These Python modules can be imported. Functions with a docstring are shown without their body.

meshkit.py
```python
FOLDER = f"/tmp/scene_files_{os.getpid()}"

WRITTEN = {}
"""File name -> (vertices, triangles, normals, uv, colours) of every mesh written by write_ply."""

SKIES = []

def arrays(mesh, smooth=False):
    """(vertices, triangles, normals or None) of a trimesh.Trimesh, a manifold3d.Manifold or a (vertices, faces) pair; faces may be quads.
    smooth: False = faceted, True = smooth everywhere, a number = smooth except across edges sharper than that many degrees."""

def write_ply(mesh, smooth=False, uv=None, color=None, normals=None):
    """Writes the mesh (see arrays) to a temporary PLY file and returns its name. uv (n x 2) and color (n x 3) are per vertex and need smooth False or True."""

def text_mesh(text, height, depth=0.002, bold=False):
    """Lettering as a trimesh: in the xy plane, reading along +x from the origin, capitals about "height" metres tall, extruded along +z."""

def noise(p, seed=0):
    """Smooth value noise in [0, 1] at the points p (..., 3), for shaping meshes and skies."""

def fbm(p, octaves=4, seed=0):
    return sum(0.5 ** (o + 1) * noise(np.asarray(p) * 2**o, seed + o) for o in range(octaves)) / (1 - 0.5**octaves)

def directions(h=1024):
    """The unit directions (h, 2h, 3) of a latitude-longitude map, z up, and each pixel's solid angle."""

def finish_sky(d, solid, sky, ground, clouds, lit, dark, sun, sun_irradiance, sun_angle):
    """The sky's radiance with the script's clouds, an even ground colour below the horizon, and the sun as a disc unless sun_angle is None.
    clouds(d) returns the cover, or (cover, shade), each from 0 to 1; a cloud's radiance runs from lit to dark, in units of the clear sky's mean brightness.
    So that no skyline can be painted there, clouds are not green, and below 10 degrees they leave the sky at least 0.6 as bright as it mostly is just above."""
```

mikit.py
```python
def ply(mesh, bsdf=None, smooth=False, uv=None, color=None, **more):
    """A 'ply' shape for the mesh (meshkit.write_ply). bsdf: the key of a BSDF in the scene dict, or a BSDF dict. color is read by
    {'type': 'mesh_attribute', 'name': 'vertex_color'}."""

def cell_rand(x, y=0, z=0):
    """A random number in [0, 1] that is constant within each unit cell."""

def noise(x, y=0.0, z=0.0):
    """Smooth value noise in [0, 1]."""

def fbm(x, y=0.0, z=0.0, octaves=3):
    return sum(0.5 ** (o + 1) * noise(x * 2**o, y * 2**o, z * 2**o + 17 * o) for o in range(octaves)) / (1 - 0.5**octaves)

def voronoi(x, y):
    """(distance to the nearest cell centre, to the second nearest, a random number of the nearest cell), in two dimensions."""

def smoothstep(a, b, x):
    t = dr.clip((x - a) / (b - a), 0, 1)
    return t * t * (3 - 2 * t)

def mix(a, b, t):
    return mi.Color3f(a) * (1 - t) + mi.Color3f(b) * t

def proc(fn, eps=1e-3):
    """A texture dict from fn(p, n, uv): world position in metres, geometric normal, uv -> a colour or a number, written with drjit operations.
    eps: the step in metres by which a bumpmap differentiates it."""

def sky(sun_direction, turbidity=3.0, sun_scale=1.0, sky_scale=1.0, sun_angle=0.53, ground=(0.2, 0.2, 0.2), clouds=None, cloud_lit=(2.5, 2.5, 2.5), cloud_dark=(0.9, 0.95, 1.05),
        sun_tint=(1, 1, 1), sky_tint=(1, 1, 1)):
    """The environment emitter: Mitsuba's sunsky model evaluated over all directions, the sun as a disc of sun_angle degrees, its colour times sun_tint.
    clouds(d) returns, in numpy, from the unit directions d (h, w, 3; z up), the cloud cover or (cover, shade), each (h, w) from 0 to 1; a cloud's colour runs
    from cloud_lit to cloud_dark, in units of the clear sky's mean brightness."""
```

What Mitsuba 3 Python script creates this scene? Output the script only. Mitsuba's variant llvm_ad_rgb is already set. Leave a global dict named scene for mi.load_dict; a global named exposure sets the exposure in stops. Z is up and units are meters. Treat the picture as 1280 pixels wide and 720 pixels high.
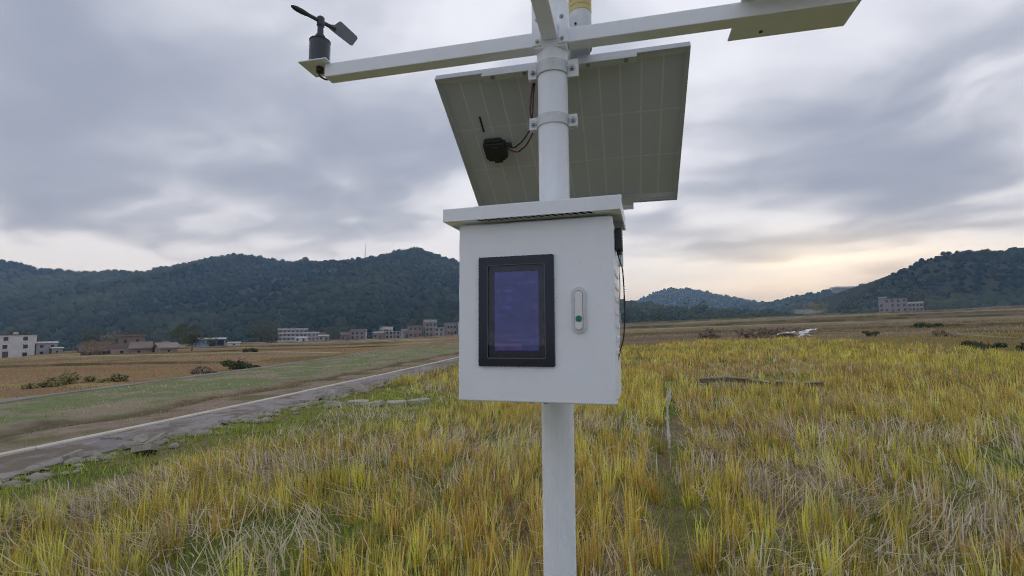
import math, random
import numpy as np, trimesh, mitsuba as mi, drjit as dr
import manifold3d as m3
import mikit, meshkit
from mikit import proc, fbm, noise, voronoi, smoothstep, mix, cell_rand
from scipy.interpolate import PchipInterpolator
T = mi.ScalarTransform4f
scene, labels = {}, {}
rng = np.random.default_rng(7)

# ------------------------------------------------------------------ camera, sky, exposure
H = 1.75                                             # eye height
PITCH, ROLL, FOC = math.radians(4.885), math.radians(0.99), 610.0
fw = np.array([0, math.cos(PITCH), math.sin(PITCH)]); upc = np.array([0, -math.sin(PITCH), math.cos(PITCH)])
up = upc * math.cos(ROLL) + np.array([1, 0, 0]) * math.sin(ROLL)
HAZE = True
scene['camera'] = {'type': 'perspective', 'fov': math.degrees(2 * math.atan(640 / FOC)), 'fov_axis': 'x', 'near_clip': 0.05, 'far_clip': 9000.0,
                   'to_world': T().look_at(origin=[0, 0, H], target=[0, float(fw[1]), H + float(fw[2])], up=[float(v) for v in up])}
if HAZE:
    scene['haze_air'] = {'type': 'homogeneous', 'albedo': {'type': 'rgb', 'value': [0.95, 0.97, 0.985]}, 'sigma_t': {'type': 'rgb', 'value': [1.6e-4, 2.5e-4, 3.9e-4]}}
    scene['camera']['medium'] = {'type': 'ref', 'id': 'haze_air'}
SUN_AZ, SUN_EL = math.radians(35), math.radians(10)
SUN = [math.sin(SUN_AZ) * math.cos(SUN_EL), math.cos(SUN_AZ) * math.cos(SUN_EL), math.sin(SUN_EL)]
exposure = 3.68


def clouds(d):
    z = np.maximum(d[..., 2], 0.0)
    az = np.degrees(np.arctan2(d[..., 0], d[..., 1])); el = np.degrees(np.arcsin(np.clip(z, 0, 1)))
    q = d[..., :2] / (z + 0.16)[..., None]
    a = 0.5                                              # cloud bands run obliquely across the valley
    u = q[..., 0] * math.cos(a) - q[..., 1] * math.sin(a); v = q[..., 0] * math.sin(a) + q[..., 1] * math.cos(a)
    P = lambda su, sv, o: np.stack([u * su + o, v * sv + 3.1 * o, 0 * u + o], -1)
    w = meshkit.fbm(P(1.3, 1.3, 4.7), 3, 11) - 0.5
    big = meshkit.fbm(np.stack([u * 0.6 + w * 1.3 + 2.2, v * 0.85 + w * 1.3 + 5.3, 0 * u], -1), 5, 3)
    mid = meshkit.fbm(np.stack([u * 1.9 + w * 1.6 + 8.2, v * 3.0 + w * 1.6 + 1.3, 0 * u + 4], -1), 6, 29)
    G = lambda a0, e0, sa, se: np.exp(-((az - a0) / sa) ** 2 - ((el - e0) / se) ** 2)
    warp = (w * 16)
    az2, el2 = az + warp, el + warp * 0.35
    g2 = lambda a0, e0, sa, se: np.exp(-((az2 - a0) / sa) ** 2 - ((el2 - e0) / se) ** 2)
    shade = 0.43 + 1.8 * (big - 0.5) + 1.45 * (mid - 0.5)
    shade = shade + 0.42 * g2(-44, 14.5, 20, 4.0) + 0.20 * g2(-22, 21, 18, 5) + 0.30 * g2(-42, 25, 14, 5) + 0.62 * g2(42, 15, 13, 5) + 0.25 * g2(26, 12, 14, 3)
    shade = shade - 0.40 * g2(-2, 31, 10, 6) - 0.25 * g2(22, 23, 9, 4) - 0.45 * G(-25, 6, 45, 5.0) - 0.25 * g2(-26, 17, 9, 2.2) - 0.2 * G(6, 9, 10, 5) - 0.45 * G(22, 7.5, 26, 3.6)
    cover = np.ones_like(z)
    gap = 1.5 * G(34, 5.6, 14, 2.2) + 0.85 * G(17, 7.5, 17, 3.6)
    gap = gap * np.clip(1.25 - 1.6 * (meshkit.fbm(np.stack([az * 0.05, el * 0.55, 0 * az], -1), 4, 5) - 0.25), 0, 1.2)
    cover = np.clip(1.0 - 0.055 * gap, 0, 1)
    shade = (shade - .48) * 1.1 + .48; shade = np.clip(np.where(shade > .62, .62 + .38 * np.tanh((shade - .62) / .55), shade), 0, 1)
    return cover, 0.4 * shade + 0.6 * shade * shade * (3 - 2 * shade)


scene['sky'] = mikit.sky(SUN, turbidity=3.0, sun_scale=0.0, sky_scale=1.0, clouds=clouds, cloud_lit=(1.38, 1.43, 1.60), cloud_dark=(0.54, 0.61, 0.80), ground=(0.16, 0.14, 0.09))

# ------------------------------------------------------------------ helpers
def D(rgb): return {'type': 'diffuse', 'reflectance': {'type': 'rgb', 'value': list(rgb)}}
def rgb(c): return {'type': 'rgb', 'value': list(c)}
def two(b): return {'type': 'twosided', 'b': b}
def pd(fn): return two({'type': 'diffuse', 'reflectance': proc(fn)})


def add(key, mesh, mat, smooth=False, label=None, cat=None, group=None, kind=None, color=None):
    """One entry of the scene; a taken key gets the next three-digit number. Returns the key."""
    key = fresh(key)
    scene[key] = mikit.ply(mesh, mat, smooth=smooth, **({'color': color} if color is not None else {}))
    tag(key, label, cat, group, kind)
    return key


def fresh(key):
    used = lambda k: k in scene or k in labels or any(s.startswith(k + '__') for s in TAKEN)
    if not used(key):
        TAKEN.add(key); return key
    n = 1
    while used(f'{key}_{n:03d}'): n += 1
    TAKEN.add(f'{key}_{n:03d}')
    return f'{key}_{n:03d}'


TAKEN = set()


def tag(key, label=None, cat=None, group=None, kind=None):
    e = {k: v for k, v in (('label', label), ('category', cat), ('group', group), ('kind', kind)) if v}
    if e: labels.setdefault(key, {}).update(e)


def thing(name, label, cat, group=None):
    key = fresh(name); tag(key, label, cat, group); return key


def box(x0, x1, y0, y1, z0, z1):
    b = trimesh.creation.box(extents=[x1 - x0, y1 - y0, z1 - z0]); b.apply_translation([(x0 + x1) / 2, (y0 + y1) / 2, (z0 + z1) / 2]); return b


def rbox(x0, x1, y0, y1, z0, z1, r=0.003):
    """Box with chamfered, rounded edges (hull of 8 spheres)."""
    r = min(r, (x1 - x0) / 2.01, (y1 - y0) / 2.01, (z1 - z0) / 2.01)
    s = m3.Manifold.sphere(r, 12)
    return m3.Manifold.batch_hull([s.translate([x, y, z]) for x in (x0 + r, x1 - r) for y in (y0 + r, y1 - r) for z in (z0 + r, z1 - r)])


def cyl(r, z0, z1, n=40, r2=None, bev=0.0):
    if bev:
        prof = [[0, z0], [r - bev, z0], [r, z0 + bev], [r, z1 - bev], [r - bev, z1], [0, z1]]
        return trimesh.creation.revolve(np.array(prof), sections=n)
    return trimesh.creation.revolve(np.array([[0, z0], [r, z0], [r2 if r2 is not None else r, z1], [0, z1]]), sections=n)


def lathe(prof, n=40): return trimesh.creation.revolve(np.array(prof, float), sections=n)


def man(m):
    if isinstance(m, m3.Manifold): return m
    return m3.Manifold(m3.Mesh(np.asarray(m.vertices, np.float32), np.asarray(m.faces, np.uint32)))


def tm(m):
    if isinstance(m, trimesh.Trimesh): return m
    k = m.to_mesh(); return trimesh.Trimesh(k.vert_properties[:, :3], k.tri_verts, process=False)


def cat(*ms): return trimesh.util.concatenate([tm(m) for m in ms])


def tube(pts, r, n=8, taper=None):
    """Tube along a polyline (smoothed with a Catmull-Rom spline)."""
    P = np.array(pts, float)
    if len(P) > 2:
        t = np.arange(len(P)); tt = np.linspace(0, len(P) - 1, (len(P) - 1) * 6 + 1)
        P = np.stack([PchipInterpolator(t, P[:, k])(tt) for k in range(3)], 1)
    R = np.full(len(P), r) if taper is None else np.linspace(r, taper, len(P))
    tan = np.gradient(P, axis=0); tan /= np.linalg.norm(tan, axis=1, keepdims=True) + 1e-12
    ref = np.array([0.31, 0.2, 0.93]) if abs(tan[0] @ np.array([0.31, 0.2, 0.93])) < .95 else np.array([1, 0, 0.])
    V = []
    for p, t_, rr in zip(P, tan, R):
        a = np.cross(t_, ref); a /= np.linalg.norm(a); b = np.cross(t_, a)
        th = np.arange(n) * 2 * np.pi / n
        V.append(p + rr * (np.cos(th)[:, None] * a + np.sin(th)[:, None] * b))
    V = np.vstack(V); F = []
    for i in range(len(P) - 1):
        for k in range(n):
            a, b, c, d = i * n + k, i * n + (k + 1) % n, (i + 1) * n + (k + 1) % n, (i + 1) * n + k
            F += [[a, c, b], [a, d, c]]
    c0, c1 = len(V), len(V) + 1; V = np.vstack([V, P[:1], P[-1:]]); m = (len(P) - 1) * n
    F += [[c0, k, (k + 1) % n] for k in range(n)] + [[c1, m + (k + 1) % n, m + k] for k in range(n)]
    return trimesh.Trimesh(V, np.array(F), process=False)


# ------------------------------------------------------------------ terrain
_g = PchipInterpolator([-1.6, -1.3, -1.05, -.64, -.26, 0, .26, .75, 1.03, 1.5], [-.036, -.036, -.0323, -.013, -.0081, .003, .0157, .0288, .0365, .038])


def kerb_dist(x, y):      # metres to the left of the kerb line of the concrete path
    return -((x + 7.89) * 0.9846 - (y - 7.66) * 0.1750)


def terrain(x, y, micro=True):
    x, y = np.asarray(x, float), np.asarray(y, float)
    Y = np.maximum(y, 0)
    z = Y * _g(np.clip(x / (Y + 20), -1.6, 1.5))
    k = kerb_dist(x, y)
    near = np.clip((90 - y) / 30, 0, 1) * np.clip((y + 25) / 10, 0, 1)
    z = z - near * 0.10 * np.exp(-((k - 2.6) / 0.5) ** 2)
    fx = np.interp(y, [3.2, 3.8, 4.72, 6.28, 9.03, 11.28, 14.6], [1.05, 1.23, 1.5, 1.95, 2.79, 3.5, 4.6]); z = z - .13 * np.exp(-((x - fx) / .24) ** 2) * np.clip((9.0 - y) / 1.5, 0, 1) * np.clip(y - 1, 0, 1)
    if micro:
        q = np.stack([x * .8, y * .8, 0 * x], -1)
        wt = np.clip((np.abs(k + 0.7) - 0.9) / 0.6, 0, 1) * np.clip((np.abs(x + 15.3) - .5) / .5, 0, 1)
        z = z + wt * np.clip((60 - np.hypot(x, y)) / 30, 0, 1) * ((meshkit.fbm(q, 3, 2) - .5) * 0.16)
        far = np.clip((np.hypot(x, y) - 50) / 60, 0, 1)
        z = z + far * (meshkit.fbm(np.stack([x * .02, y * .05, 0 * x], -1), 3, 8) - .5) * 1.0
    return z


def gz(x, y): return float(terrain(np.array([x]), np.array([y]))[0])


def ground_col(p, n, uv):
    x, y = p.x, p.y
    k = -((x + 7.89) * 0.9846 - (y - 7.66) * 0.1750)
    f1, f2, f3 = fbm(x * .9, y * .9, 0, 4), fbm(x * 5, y * 5, 3, 3), fbm(x * .16 + 7, y * .16, 5, 3)
    soil = mix((.14, .105, .065), (.33, .265, .165), fbm(p.x * 16, p.y * 16, 4, 3))
    green = mix((.09, .12, .03), (.16, .19, .06), f2)
    field = mix(soil, green, smoothstep(.42, .62, f1))
    # strips beside the path
    earth = mix(mix((.24, .185, .135), (.38, .30, .225), f2), (.19, .18, .09), smoothstep(.52, .72, f1))
    ditch = mix((.12, .10, .07), (.18, .165, .09), f2)
    lawn = mix(mix((.17, .205, .085), (.27, .285, .16), f2), (.32, .27, .19), smoothstep(.46, .62, f1))
    w = (f1 - .5) * 1.6
    left = mix(earth, ditch, smoothstep(1.5, 1.9, k + w) * (1 - smoothstep(2.6, 3.3, k + w)))
    left = mix(left, lawn, smoothstep(3.0, 3.5, k + w))
    # dry brown fields beyond, in long strips
    s = noise(x * .03 + 3, y * .11 + f3 * 1.5, 2)
    s2 = noise(x * .05 + 31, y * .3 + f3 * 2, 9)
    brown = mix(mix((.21, .135, .08), (.30, .21, .125), s), (.34, .28, .13), smoothstep(.60, .75, s2))
    brown = mix(brown, (.14, .12, .055), smoothstep(.60, .75, f3) * .8)
    brown = brown * (.95 + .5 * f2)
    far_left = smoothstep(-15.2, -16.4, x + w * .4)
    col = mix(field, left, smoothstep(-0.6, -0.2, k))
    col = mix(col, brown, far_left)
    s3 = noise(x * .022 + y * .015 + 11, y * .16 + f3 * 1.2, 4)
    s4 = noise(x * .05 + 3, y * .4 + f3 * 2, 14)
    right = mix(mix((.17, .125, .09), (.27, .205, .135), s3), (.20, .19, .085), smoothstep(.5, .72, s4))
    right = mix(right, (.085, .08, .04), smoothstep(.62, .74, f3) * .8) * (.95 + .5 * f2)
    col = mix(col, right, smoothstep(30, 42, y + x * .3 + (f1 - .5) * 14) * smoothstep(-3, 1, x + y * .05))
    col = mix(col, brown, smoothstep(48, 70, y + (f1 - .5) * 20) * (1 - smoothstep(-12, 2, x)))
    return col


scene['mat_ground'] = two({'type': 'bumpmap', 't': proc(lambda p, n, uv: fbm(p.x * 14, p.y * 14, 0, 4), eps=.01), 'scale': 0.05,
                           'b': {'type': 'diffuse', 'reflectance': proc(ground_col)}})


def axis(a, lo, hi, c, n):
    t = np.linspace(np.arcsinh((lo - c) / a), np.arcsinh((hi - c) / a), n)
    return c + a * np.sinh(t)


gx, gy = axis(7, -2900, 2900, 0, 380), axis(9, -150, 2900, 9, 300)
GX, GY = np.meshgrid(gx, gy)
GZ = terrain(GX, GY)
idx = np.arange(GX.size).reshape(GX.shape)
gf = np.stack([idx[:-1, :-1], idx[:-1, 1:], idx[1:, 1:], idx[1:, :-1]], -1).reshape(-1, 4)
add('ground', (np.stack([GX, GY, GZ], -1).reshape(-1, 3), gf), 'mat_ground', smooth=True, kind='structure', label='valley floor of dry fields')


def strip(center, half_l, half_r, dz, thick=0.0, step=0.4):
    """A sheet that follows the ground along a polyline; half widths may be functions of the arc length."""
    C = np.array(center, float); seg = np.linalg.norm(np.diff(C, axis=0), axis=1); s = np.r_[0, np.cumsum(seg)]
    ss = np.arange(0, s[-1], step); X = np.interp(ss, s, C[:, 0]); Y = np.interp(ss, s, C[:, 1])
    tx, ty = np.gradient(X), np.gradient(Y); L = np.hypot(tx, ty); nx, ny = -ty / L, tx / L
    fl = np.array([half_l(a) if callable(half_l) else half_l for a in ss]); fr = np.array([half_r(a) if callable(half_r) else half_r for a in ss])
    cols = np.linspace(0, 1, 5); V = []
    for c in cols:
        o = fl * (1 - c) - fr * c
        x, y = X + nx * o, Y + ny * o
        V.append(np.stack([x, y, terrain(x, y, True) + (dz(ss / s[-1]) if callable(dz) else dz)], -1))
    V = np.stack(V, 1); n = len(ss)
    if thick:
        top = V.copy(); low = V.copy(); low[..., 2] -= thick
        V = np.concatenate([low[:, :1], top, low[:, -1:]], 1)
    m = V.shape[1]; idx = np.arange(n * m).reshape(n, m)
    f = np.stack([idx[:-1, :-1], idx[:-1, 1:], idx[1:, 1:], idx[1:, :-1]], -1).reshape(-1, 4)
    return V.reshape(-1, 3), f[:, ::-1]


# ------------------------------------------------------------------ path, kerb, track
def path_col(p, n, uv):
    f = fbm(p.x * 3, p.y * 3, 0, 4); g = fbm(p.x * 22, p.y * 22, 1, 3); h = fbm(p.x * .7, p.y * .7, 6, 3)
    c = mix((.27, .245, .23), (.40, .365, .345), g)
    c = mix(c, (.17, .155, .145), smoothstep(.50, .52, voronoi(p.x * .9 + f, p.y * .5 + f)[0] * 0 + fbm(p.x * 1.6 + 9, p.y * .6, 2, 4)) * .35)
    crack = 1 - smoothstep(.0, .035, voronoi(p.x * 1.1 + f * .6, p.y * .45 + g * .15)[1] - voronoi(p.x * 1.1 + f * .6, p.y * .45 + g * .15)[0])
    c = mix(c, (.06, .055, .05), crack * .7)
    return mix(c, (.20, .165, .12), smoothstep(.48, .66, f * .6 + h * .4) * .85)


scene['mat_path'] = two({'type': 'bumpmap', 't': proc(lambda p, n, uv: fbm(p.x * 20, p.y * 20, 0, 3), eps=.006), 'scale': 0.01, 'b': {'type': 'diffuse', 'reflectance': proc(path_col)}})
scene['mat_kerb'] = pd(lambda p, n, uv: mix((.52, .47, .39), (.80, .75, .65), fbm(p.x * 4, p.y * 4, p.z * 9, 4)))
k0, kd = np.array([-7.89, 7.66]), np.array([0.1750, 0.9846])
kn = np.array([-kd[1], kd[0]])                          # to the left
pts = [k0 + kd * s + kn * -0.62 for s in np.arange(-14, 110, 1.0)]
rag = lambda a: 0.80 + 0.75 * (float(meshkit.fbm(np.array([[a * .5, 3.3, 0]]), 4, 3)[0]) - .35) + max(0, 14 - a) * 0.012
add('path', strip(pts, 0.60, rag, 0.008, 0.16, .3), 'mat_path', kind='structure', label='narrow grey concrete field path beside the rice stubble')
kk = thing('kerb', 'pale low concrete kerb along the far edge of the field path', 'kerb'); labels[kk] = {'label': 'pale low concrete kerb along the far edge of the field path', 'kind': 'structure'}
i = 0
for s in np.arange(-12, 86, 2.5):
    l = 2.492; a, b = k0 + kd * s, k0 + kd * (s + l)
    if not (-14 < a[1] < 90): continue
    za, zb = gz(*a), gz(*b)
    j = rng.uniform(-.012, .012, 2)
    V = []
    for q, z in ((a, za), (b, zb)):
        for o, dz in ((-.005, -.16), (-.005, .035), (.02, .05), (.10, .05), (.12, .03), (.12, -.16)):
            e = q + kn * (o + j[0]); V.append([e[0], e[1], z + dz + j[1] * .4])
    F = [[k, (k + 1) % 6, 6 + (k + 1) % 6] for k in range(6)] + [[k, 6 + (k + 1) % 6, 6 + k] for k in range(6)] + [[0, k + 1, k] for k in range(1, 5)] + [[6, 6 + k, 7 + k] for k in range(1, 5)]
    add(f'{kk}__kerb_stone', (np.array(V), np.array(F)), 'mat_kerb')
scene['mat_track'] = pd(lambda p, n, uv: mix((.25, .225, .19), (.38, .35, .31), fbm(p.x * 2.2, p.y * 2.2, 0, 4)))
tr = [[-15.2 - .3 * math.sin(y * .12), y] for y in np.arange(-6, 34, 1.0)] + [[-15.1 + (y - 33) * .012, y] for y in np.arange(34, 130, 2.0)]
rw = lambda a: .26 + .10 * math.sin(a * 1.3) + .08 * math.sin(a * .37 + 1)
add('track', strip(tr, rw, rw, 0.035, .06, .4), 'mat_track', kind='structure', label='thin pale earth track between the green verge and the brown fields')
pp = [[15.5, 20.5 - 1.2], [20, 24.0], [29.3, 31.5], [33, 38], [30.5, 45], [24, 52]]
add('farm_track', strip([[44, 24], [37, 27], [29.1, 28.2], [31.0, 33.5], [33.2, 38.2], [29.9, 43.8], [22, 50], [5, 58]], .45, .45, 0.05, .08, .5), 'mat_track', kind='structure', label='pale track crossing the rising fields on the right')
scene['mat_channel'] = pd(lambda p, n, uv: mix((.36, .33, .28), (.58, .55, .50), fbm(p.x * 6, p.y * 6, 0, 4)))
CH = np.array([[1.05, 3.2], [1.23, 3.8], [1.5, 4.72], [1.95, 6.28], [2.79, 9.03], [3.5, 11.28], [4.6, 14.6]])
add('channel', strip(CH[3:], lambda a: min(.2, a * .05) * (.10 + .28 * float(meshkit.noise(np.array([[a * 2.1, 0, 0]]), 3)[0])), lambda a: min(.2, a * .05) * (.06 + .34 * float(meshkit.noise(np.array([[a * 2.7, 5, 0]]), 4)[0])), 0.02, .06, .1), 'mat_channel', kind='structure', label='narrow pale concrete irrigation channel running through the stubble')

scene['mat_bund'] = pd(lambda p, n, uv: mix(mix((.20, .155, .10), (.34, .27, .16), fbm(p.x * .8, p.y * .8, 0, 4)), (.17, .16, .075), smoothstep(.5, .65, fbm(p.x * .3, p.y * .3, 3, 3))))
scene['mat_bund_pale'] = pd(lambda p, n, uv: mix((.34, .29, .18), (.50, .44, .29), fbm(p.x * .8, p.y * .8, 0, 4)))
for q, (xa, ya, xb, yb, hw, hg) in enumerate([(-17, 36, -70, 44, .5, .35), (-17, 52, -95, 62, .7, .45), (-18, 82, -62, 72, .6, .4), (-20, 108, -118, 118, .9, .5), (-24, 150, -84, 150, 1.2, .5), (-20, 205, -150, 215, 1.6, .6),
                                              (8, 62, 60, 46, .6, .5), (4, 78, 92, 58, .9, .7), (24, 96, 130, 84, 1.0, .7), (5, 124, 150, 112, 1.3, .9), (40, 170, 230, 150, 1.8, 1.1), (20, 235, 300, 205, 2.4, 1.3)]):
    t = np.linspace(0, 1, 40); bx_, by_ = xa + (xb - xa) * t, ya + (yb - ya) * t + np.sin(t * 9 + q) * .01 * abs(xb - xa)
    w = lambda a, hw=hw, q=q: hw * (.7 + .6 * float(meshkit.noise(np.array([[a * .15, q, 0]]), 2)[0]))
    add('field_bund', strip(np.stack([bx_, by_], 1), w, w, lambda a, hg=hg: -.05 + (hg * .55 + .05) * np.clip(np.minimum(a, 1 - a) * 9, 0, 1), hg, 1.2), 'mat_bund_pale' if q % 3 == 1 else 'mat_bund', kind='structure', label='low earth bund between the dry fields')

# ------------------------------------------------------------------ the weather station (frame: origin on the pole axis at eye height)
O = np.array([0.12366616, 1.38800528, H])
EX, EY, EZ = np.array([0.97403088, -0.22627984, -0.00782864]), np.array([0.22613335, 0.97396135, -0.0162171]), np.array([0.01129439, 0.01402564, 0.99983785])
CX, CY = np.array([0.96173856, -0.27387887, -0.00702207]), np.array([0.27373597, 0.96166192, -0.01658229])
SM = np.eye(4); SM[:3, 0], SM[:3, 1], SM[:3, 2], SM[:3, 3] = EX, EY, EZ, O
CM = np.eye(4); CM[:3, 0], CM[:3, 1], CM[:3, 2], CM[:3, 3] = CX, CY, EZ, O


def sadd(key, mesh, mat, smooth=28, M=SM, **k):
    m = tm(mesh).copy(); m.apply_transform(M); return add(key, m, mat, smooth, **k)


def paint(c, r=.38, grime=1.0):
    def col(p, n, uv):
        f = fbm(p.x * 9, p.y * 9, p.z * 5, 4); s = fbm(p.x * 90, p.y * 90, p.z * 30, 2)
        return mix(c, [v * q for v, q in zip(c, (.80, .77, .70))], (smoothstep(.55, .80, f) * .28 + smoothstep(.74, .82, s) * .25) * grime)
    return two({'type': 'bumpmap', 't': proc(lambda p, n, uv: fbm(p.x * 260, p.y * 260, p.z * 260, 2), eps=.0012), 'scale': .00035,
                'b': {'type': 'principled', 'base_color': proc(col), 'roughness': r, 'specular': .5}})


scene['mat_white'] = paint((.80, .835, .88), .38, .7)
scene['mat_pole'] = paint((.80, .835, .88), .32, .7)
scene['mat_door'] = paint((.80, .835, .88), .42, .5)
scene['mat_steel'] = two({'type': 'principled', 'base_color': rgb((.34, .35, .36)), 'metallic': .9, 'roughness': .3})
scene['mat_alu'] = two({'type': 'principled', 'base_color': rgb((.50, .52, .55)), 'metallic': .3, 'roughness': .38})
scene['mat_galv'] = two({'type': 'principled', 'base_color': proc(lambda p, n, uv: mix((.54, .56, .57), (.66, .68, .69), fbm(p.x * 60, p.y * 60, p.z * 60, 3))), 'metallic': .35, 'roughness': .5})
scene['mat_black'] = two({'type': 'principled', 'base_color': proc(lambda p, n, uv: mix((.018, .02, .022), (.035, .037, .04), fbm(p.x * 80, p.y * 80, p.z * 80, 3))), 'roughness': .45, 'specular': .4})
scene['mat_slate'] = two({'type': 'principled', 'base_color': rgb((.045, .052, .062)), 'roughness': .42, 'specular': .45})
scene['mat_fin'] = two({'type': 'principled', 'base_color': rgb((.13, .14, .155)), 'roughness': .5, 'specular': .4})
scene['mat_wire'] = two({'type': 'principled', 'base_color': rgb((.02, .02, .022)), 'roughness': .5})
scene['mat_red'] = two({'type': 'principled', 'base_color': rgb((.12, .013, .013)), 'roughness': .5})
scene['mat_greywire'] = two({'type': 'principled', 'base_color': rgb((.42, .40, .38)), 'roughness': .6})
scene['mat_gap'] = D((.02, .02, .022))
scene['mat_yellow'] = two({'type': 'principled', 'base_color': rgb((.55, .46, .17)), 'roughness': .45})

mast = thing('mast', 'white steel mast with crossed square arms, bolted clamps and a dark ringed collar', 'mast')
GROUND_S = -H + gz(O[0], O[1]) - .12
sadd(f'{mast}__pole', cyl(.0443, GROUND_S, .757, 64), 'mat_pole', smooth=40)
sadd(f'{mast}__sleeve', lathe([[0, .7575], [.0452, .7575], [.0462, .7585], [.0462, .828], [0, .828]], 64), 'mat_white')
sadd(f'{mast}__seam', lathe([[.040, .7535], [.0448, .7535], [.0448, .7574], [.040, .7574]], 64), 'mat_gap')
h = .023


def sqtube(axis_, a, b, z=.861, c=0., closed=True):
    """Square tube of 46 mm along x or y with 2 mm walls, open where its plug stands."""
    if axis_ == 'x':
        out, inn = rbox(a, b, c - h, c + h, z - h, z + h, .003), man(box(a - .1, b + .1, c - h + .003, c + h - .003, z - h + .003, z + h - .003))
    else:
        out, inn = rbox(c - h, c + h, a, b, z - h, z + h, .003), man(box(c - h + .003, c + h - .003, a - .1, b + .1, z - h + .003, z + h - .003))
    return out if closed else out - inn


sadd(f'{mast}__arm', sqtube('x', -.757, -.0485), 'mat_white')
sadd(f'{mast}__arm', sqtube('x', .0485, .80), 'mat_white')
sadd(f'{mast}__arm', sqtube('y', -.76, -.0485), 'mat_white')
sadd(f'{mast}__arm', sqtube('y', .0485, .76), 'mat_white')
Tz = lambda m, x, y, z=0: (lambda k: (k.apply_translation([x, y, z]), k)[1])(tm(m).copy())
hub = rbox(-.0475, .0475, -.0475, .0475, .820, .998, .003)
hb = sadd(f'{mast}__hub', hub, 'mat_white')
sadd(f'{mast}__hub__edge', box(-.0455, .0455, -.0455, .0455, .8165, .8202), 'mat_white')
flange = cat(rbox(.026, .0525, -.053, -.0478, .822, .996, .0015), rbox(-.052, -.026, -.053, -.0478, .822, .996, .0015))
sadd(f'{mast}__hub__flange', flange, 'mat_white')


def bolt(x, y, z, r=.006, d=.006):
    """Hex head and washer facing -y."""
    m = cat(cyl(r, 0, d, 6), cyl(r * 1.5, -.0005, .0018, 20), cyl(r * .45, 0, d + .004, 10))
    m.apply_transform(trimesh.transformations.rotation_matrix(math.pi / 2, [1, 0, 0])); m.apply_translation([x, y, z]); return m


for x, z in ((-.036, .834), (.036, .834), (.036, .901), (-.036, .901)):
    sadd(f'{mast}__hub__bolt', bolt(x, -.053, z, .0045, .004), 'mat_steel')
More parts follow.
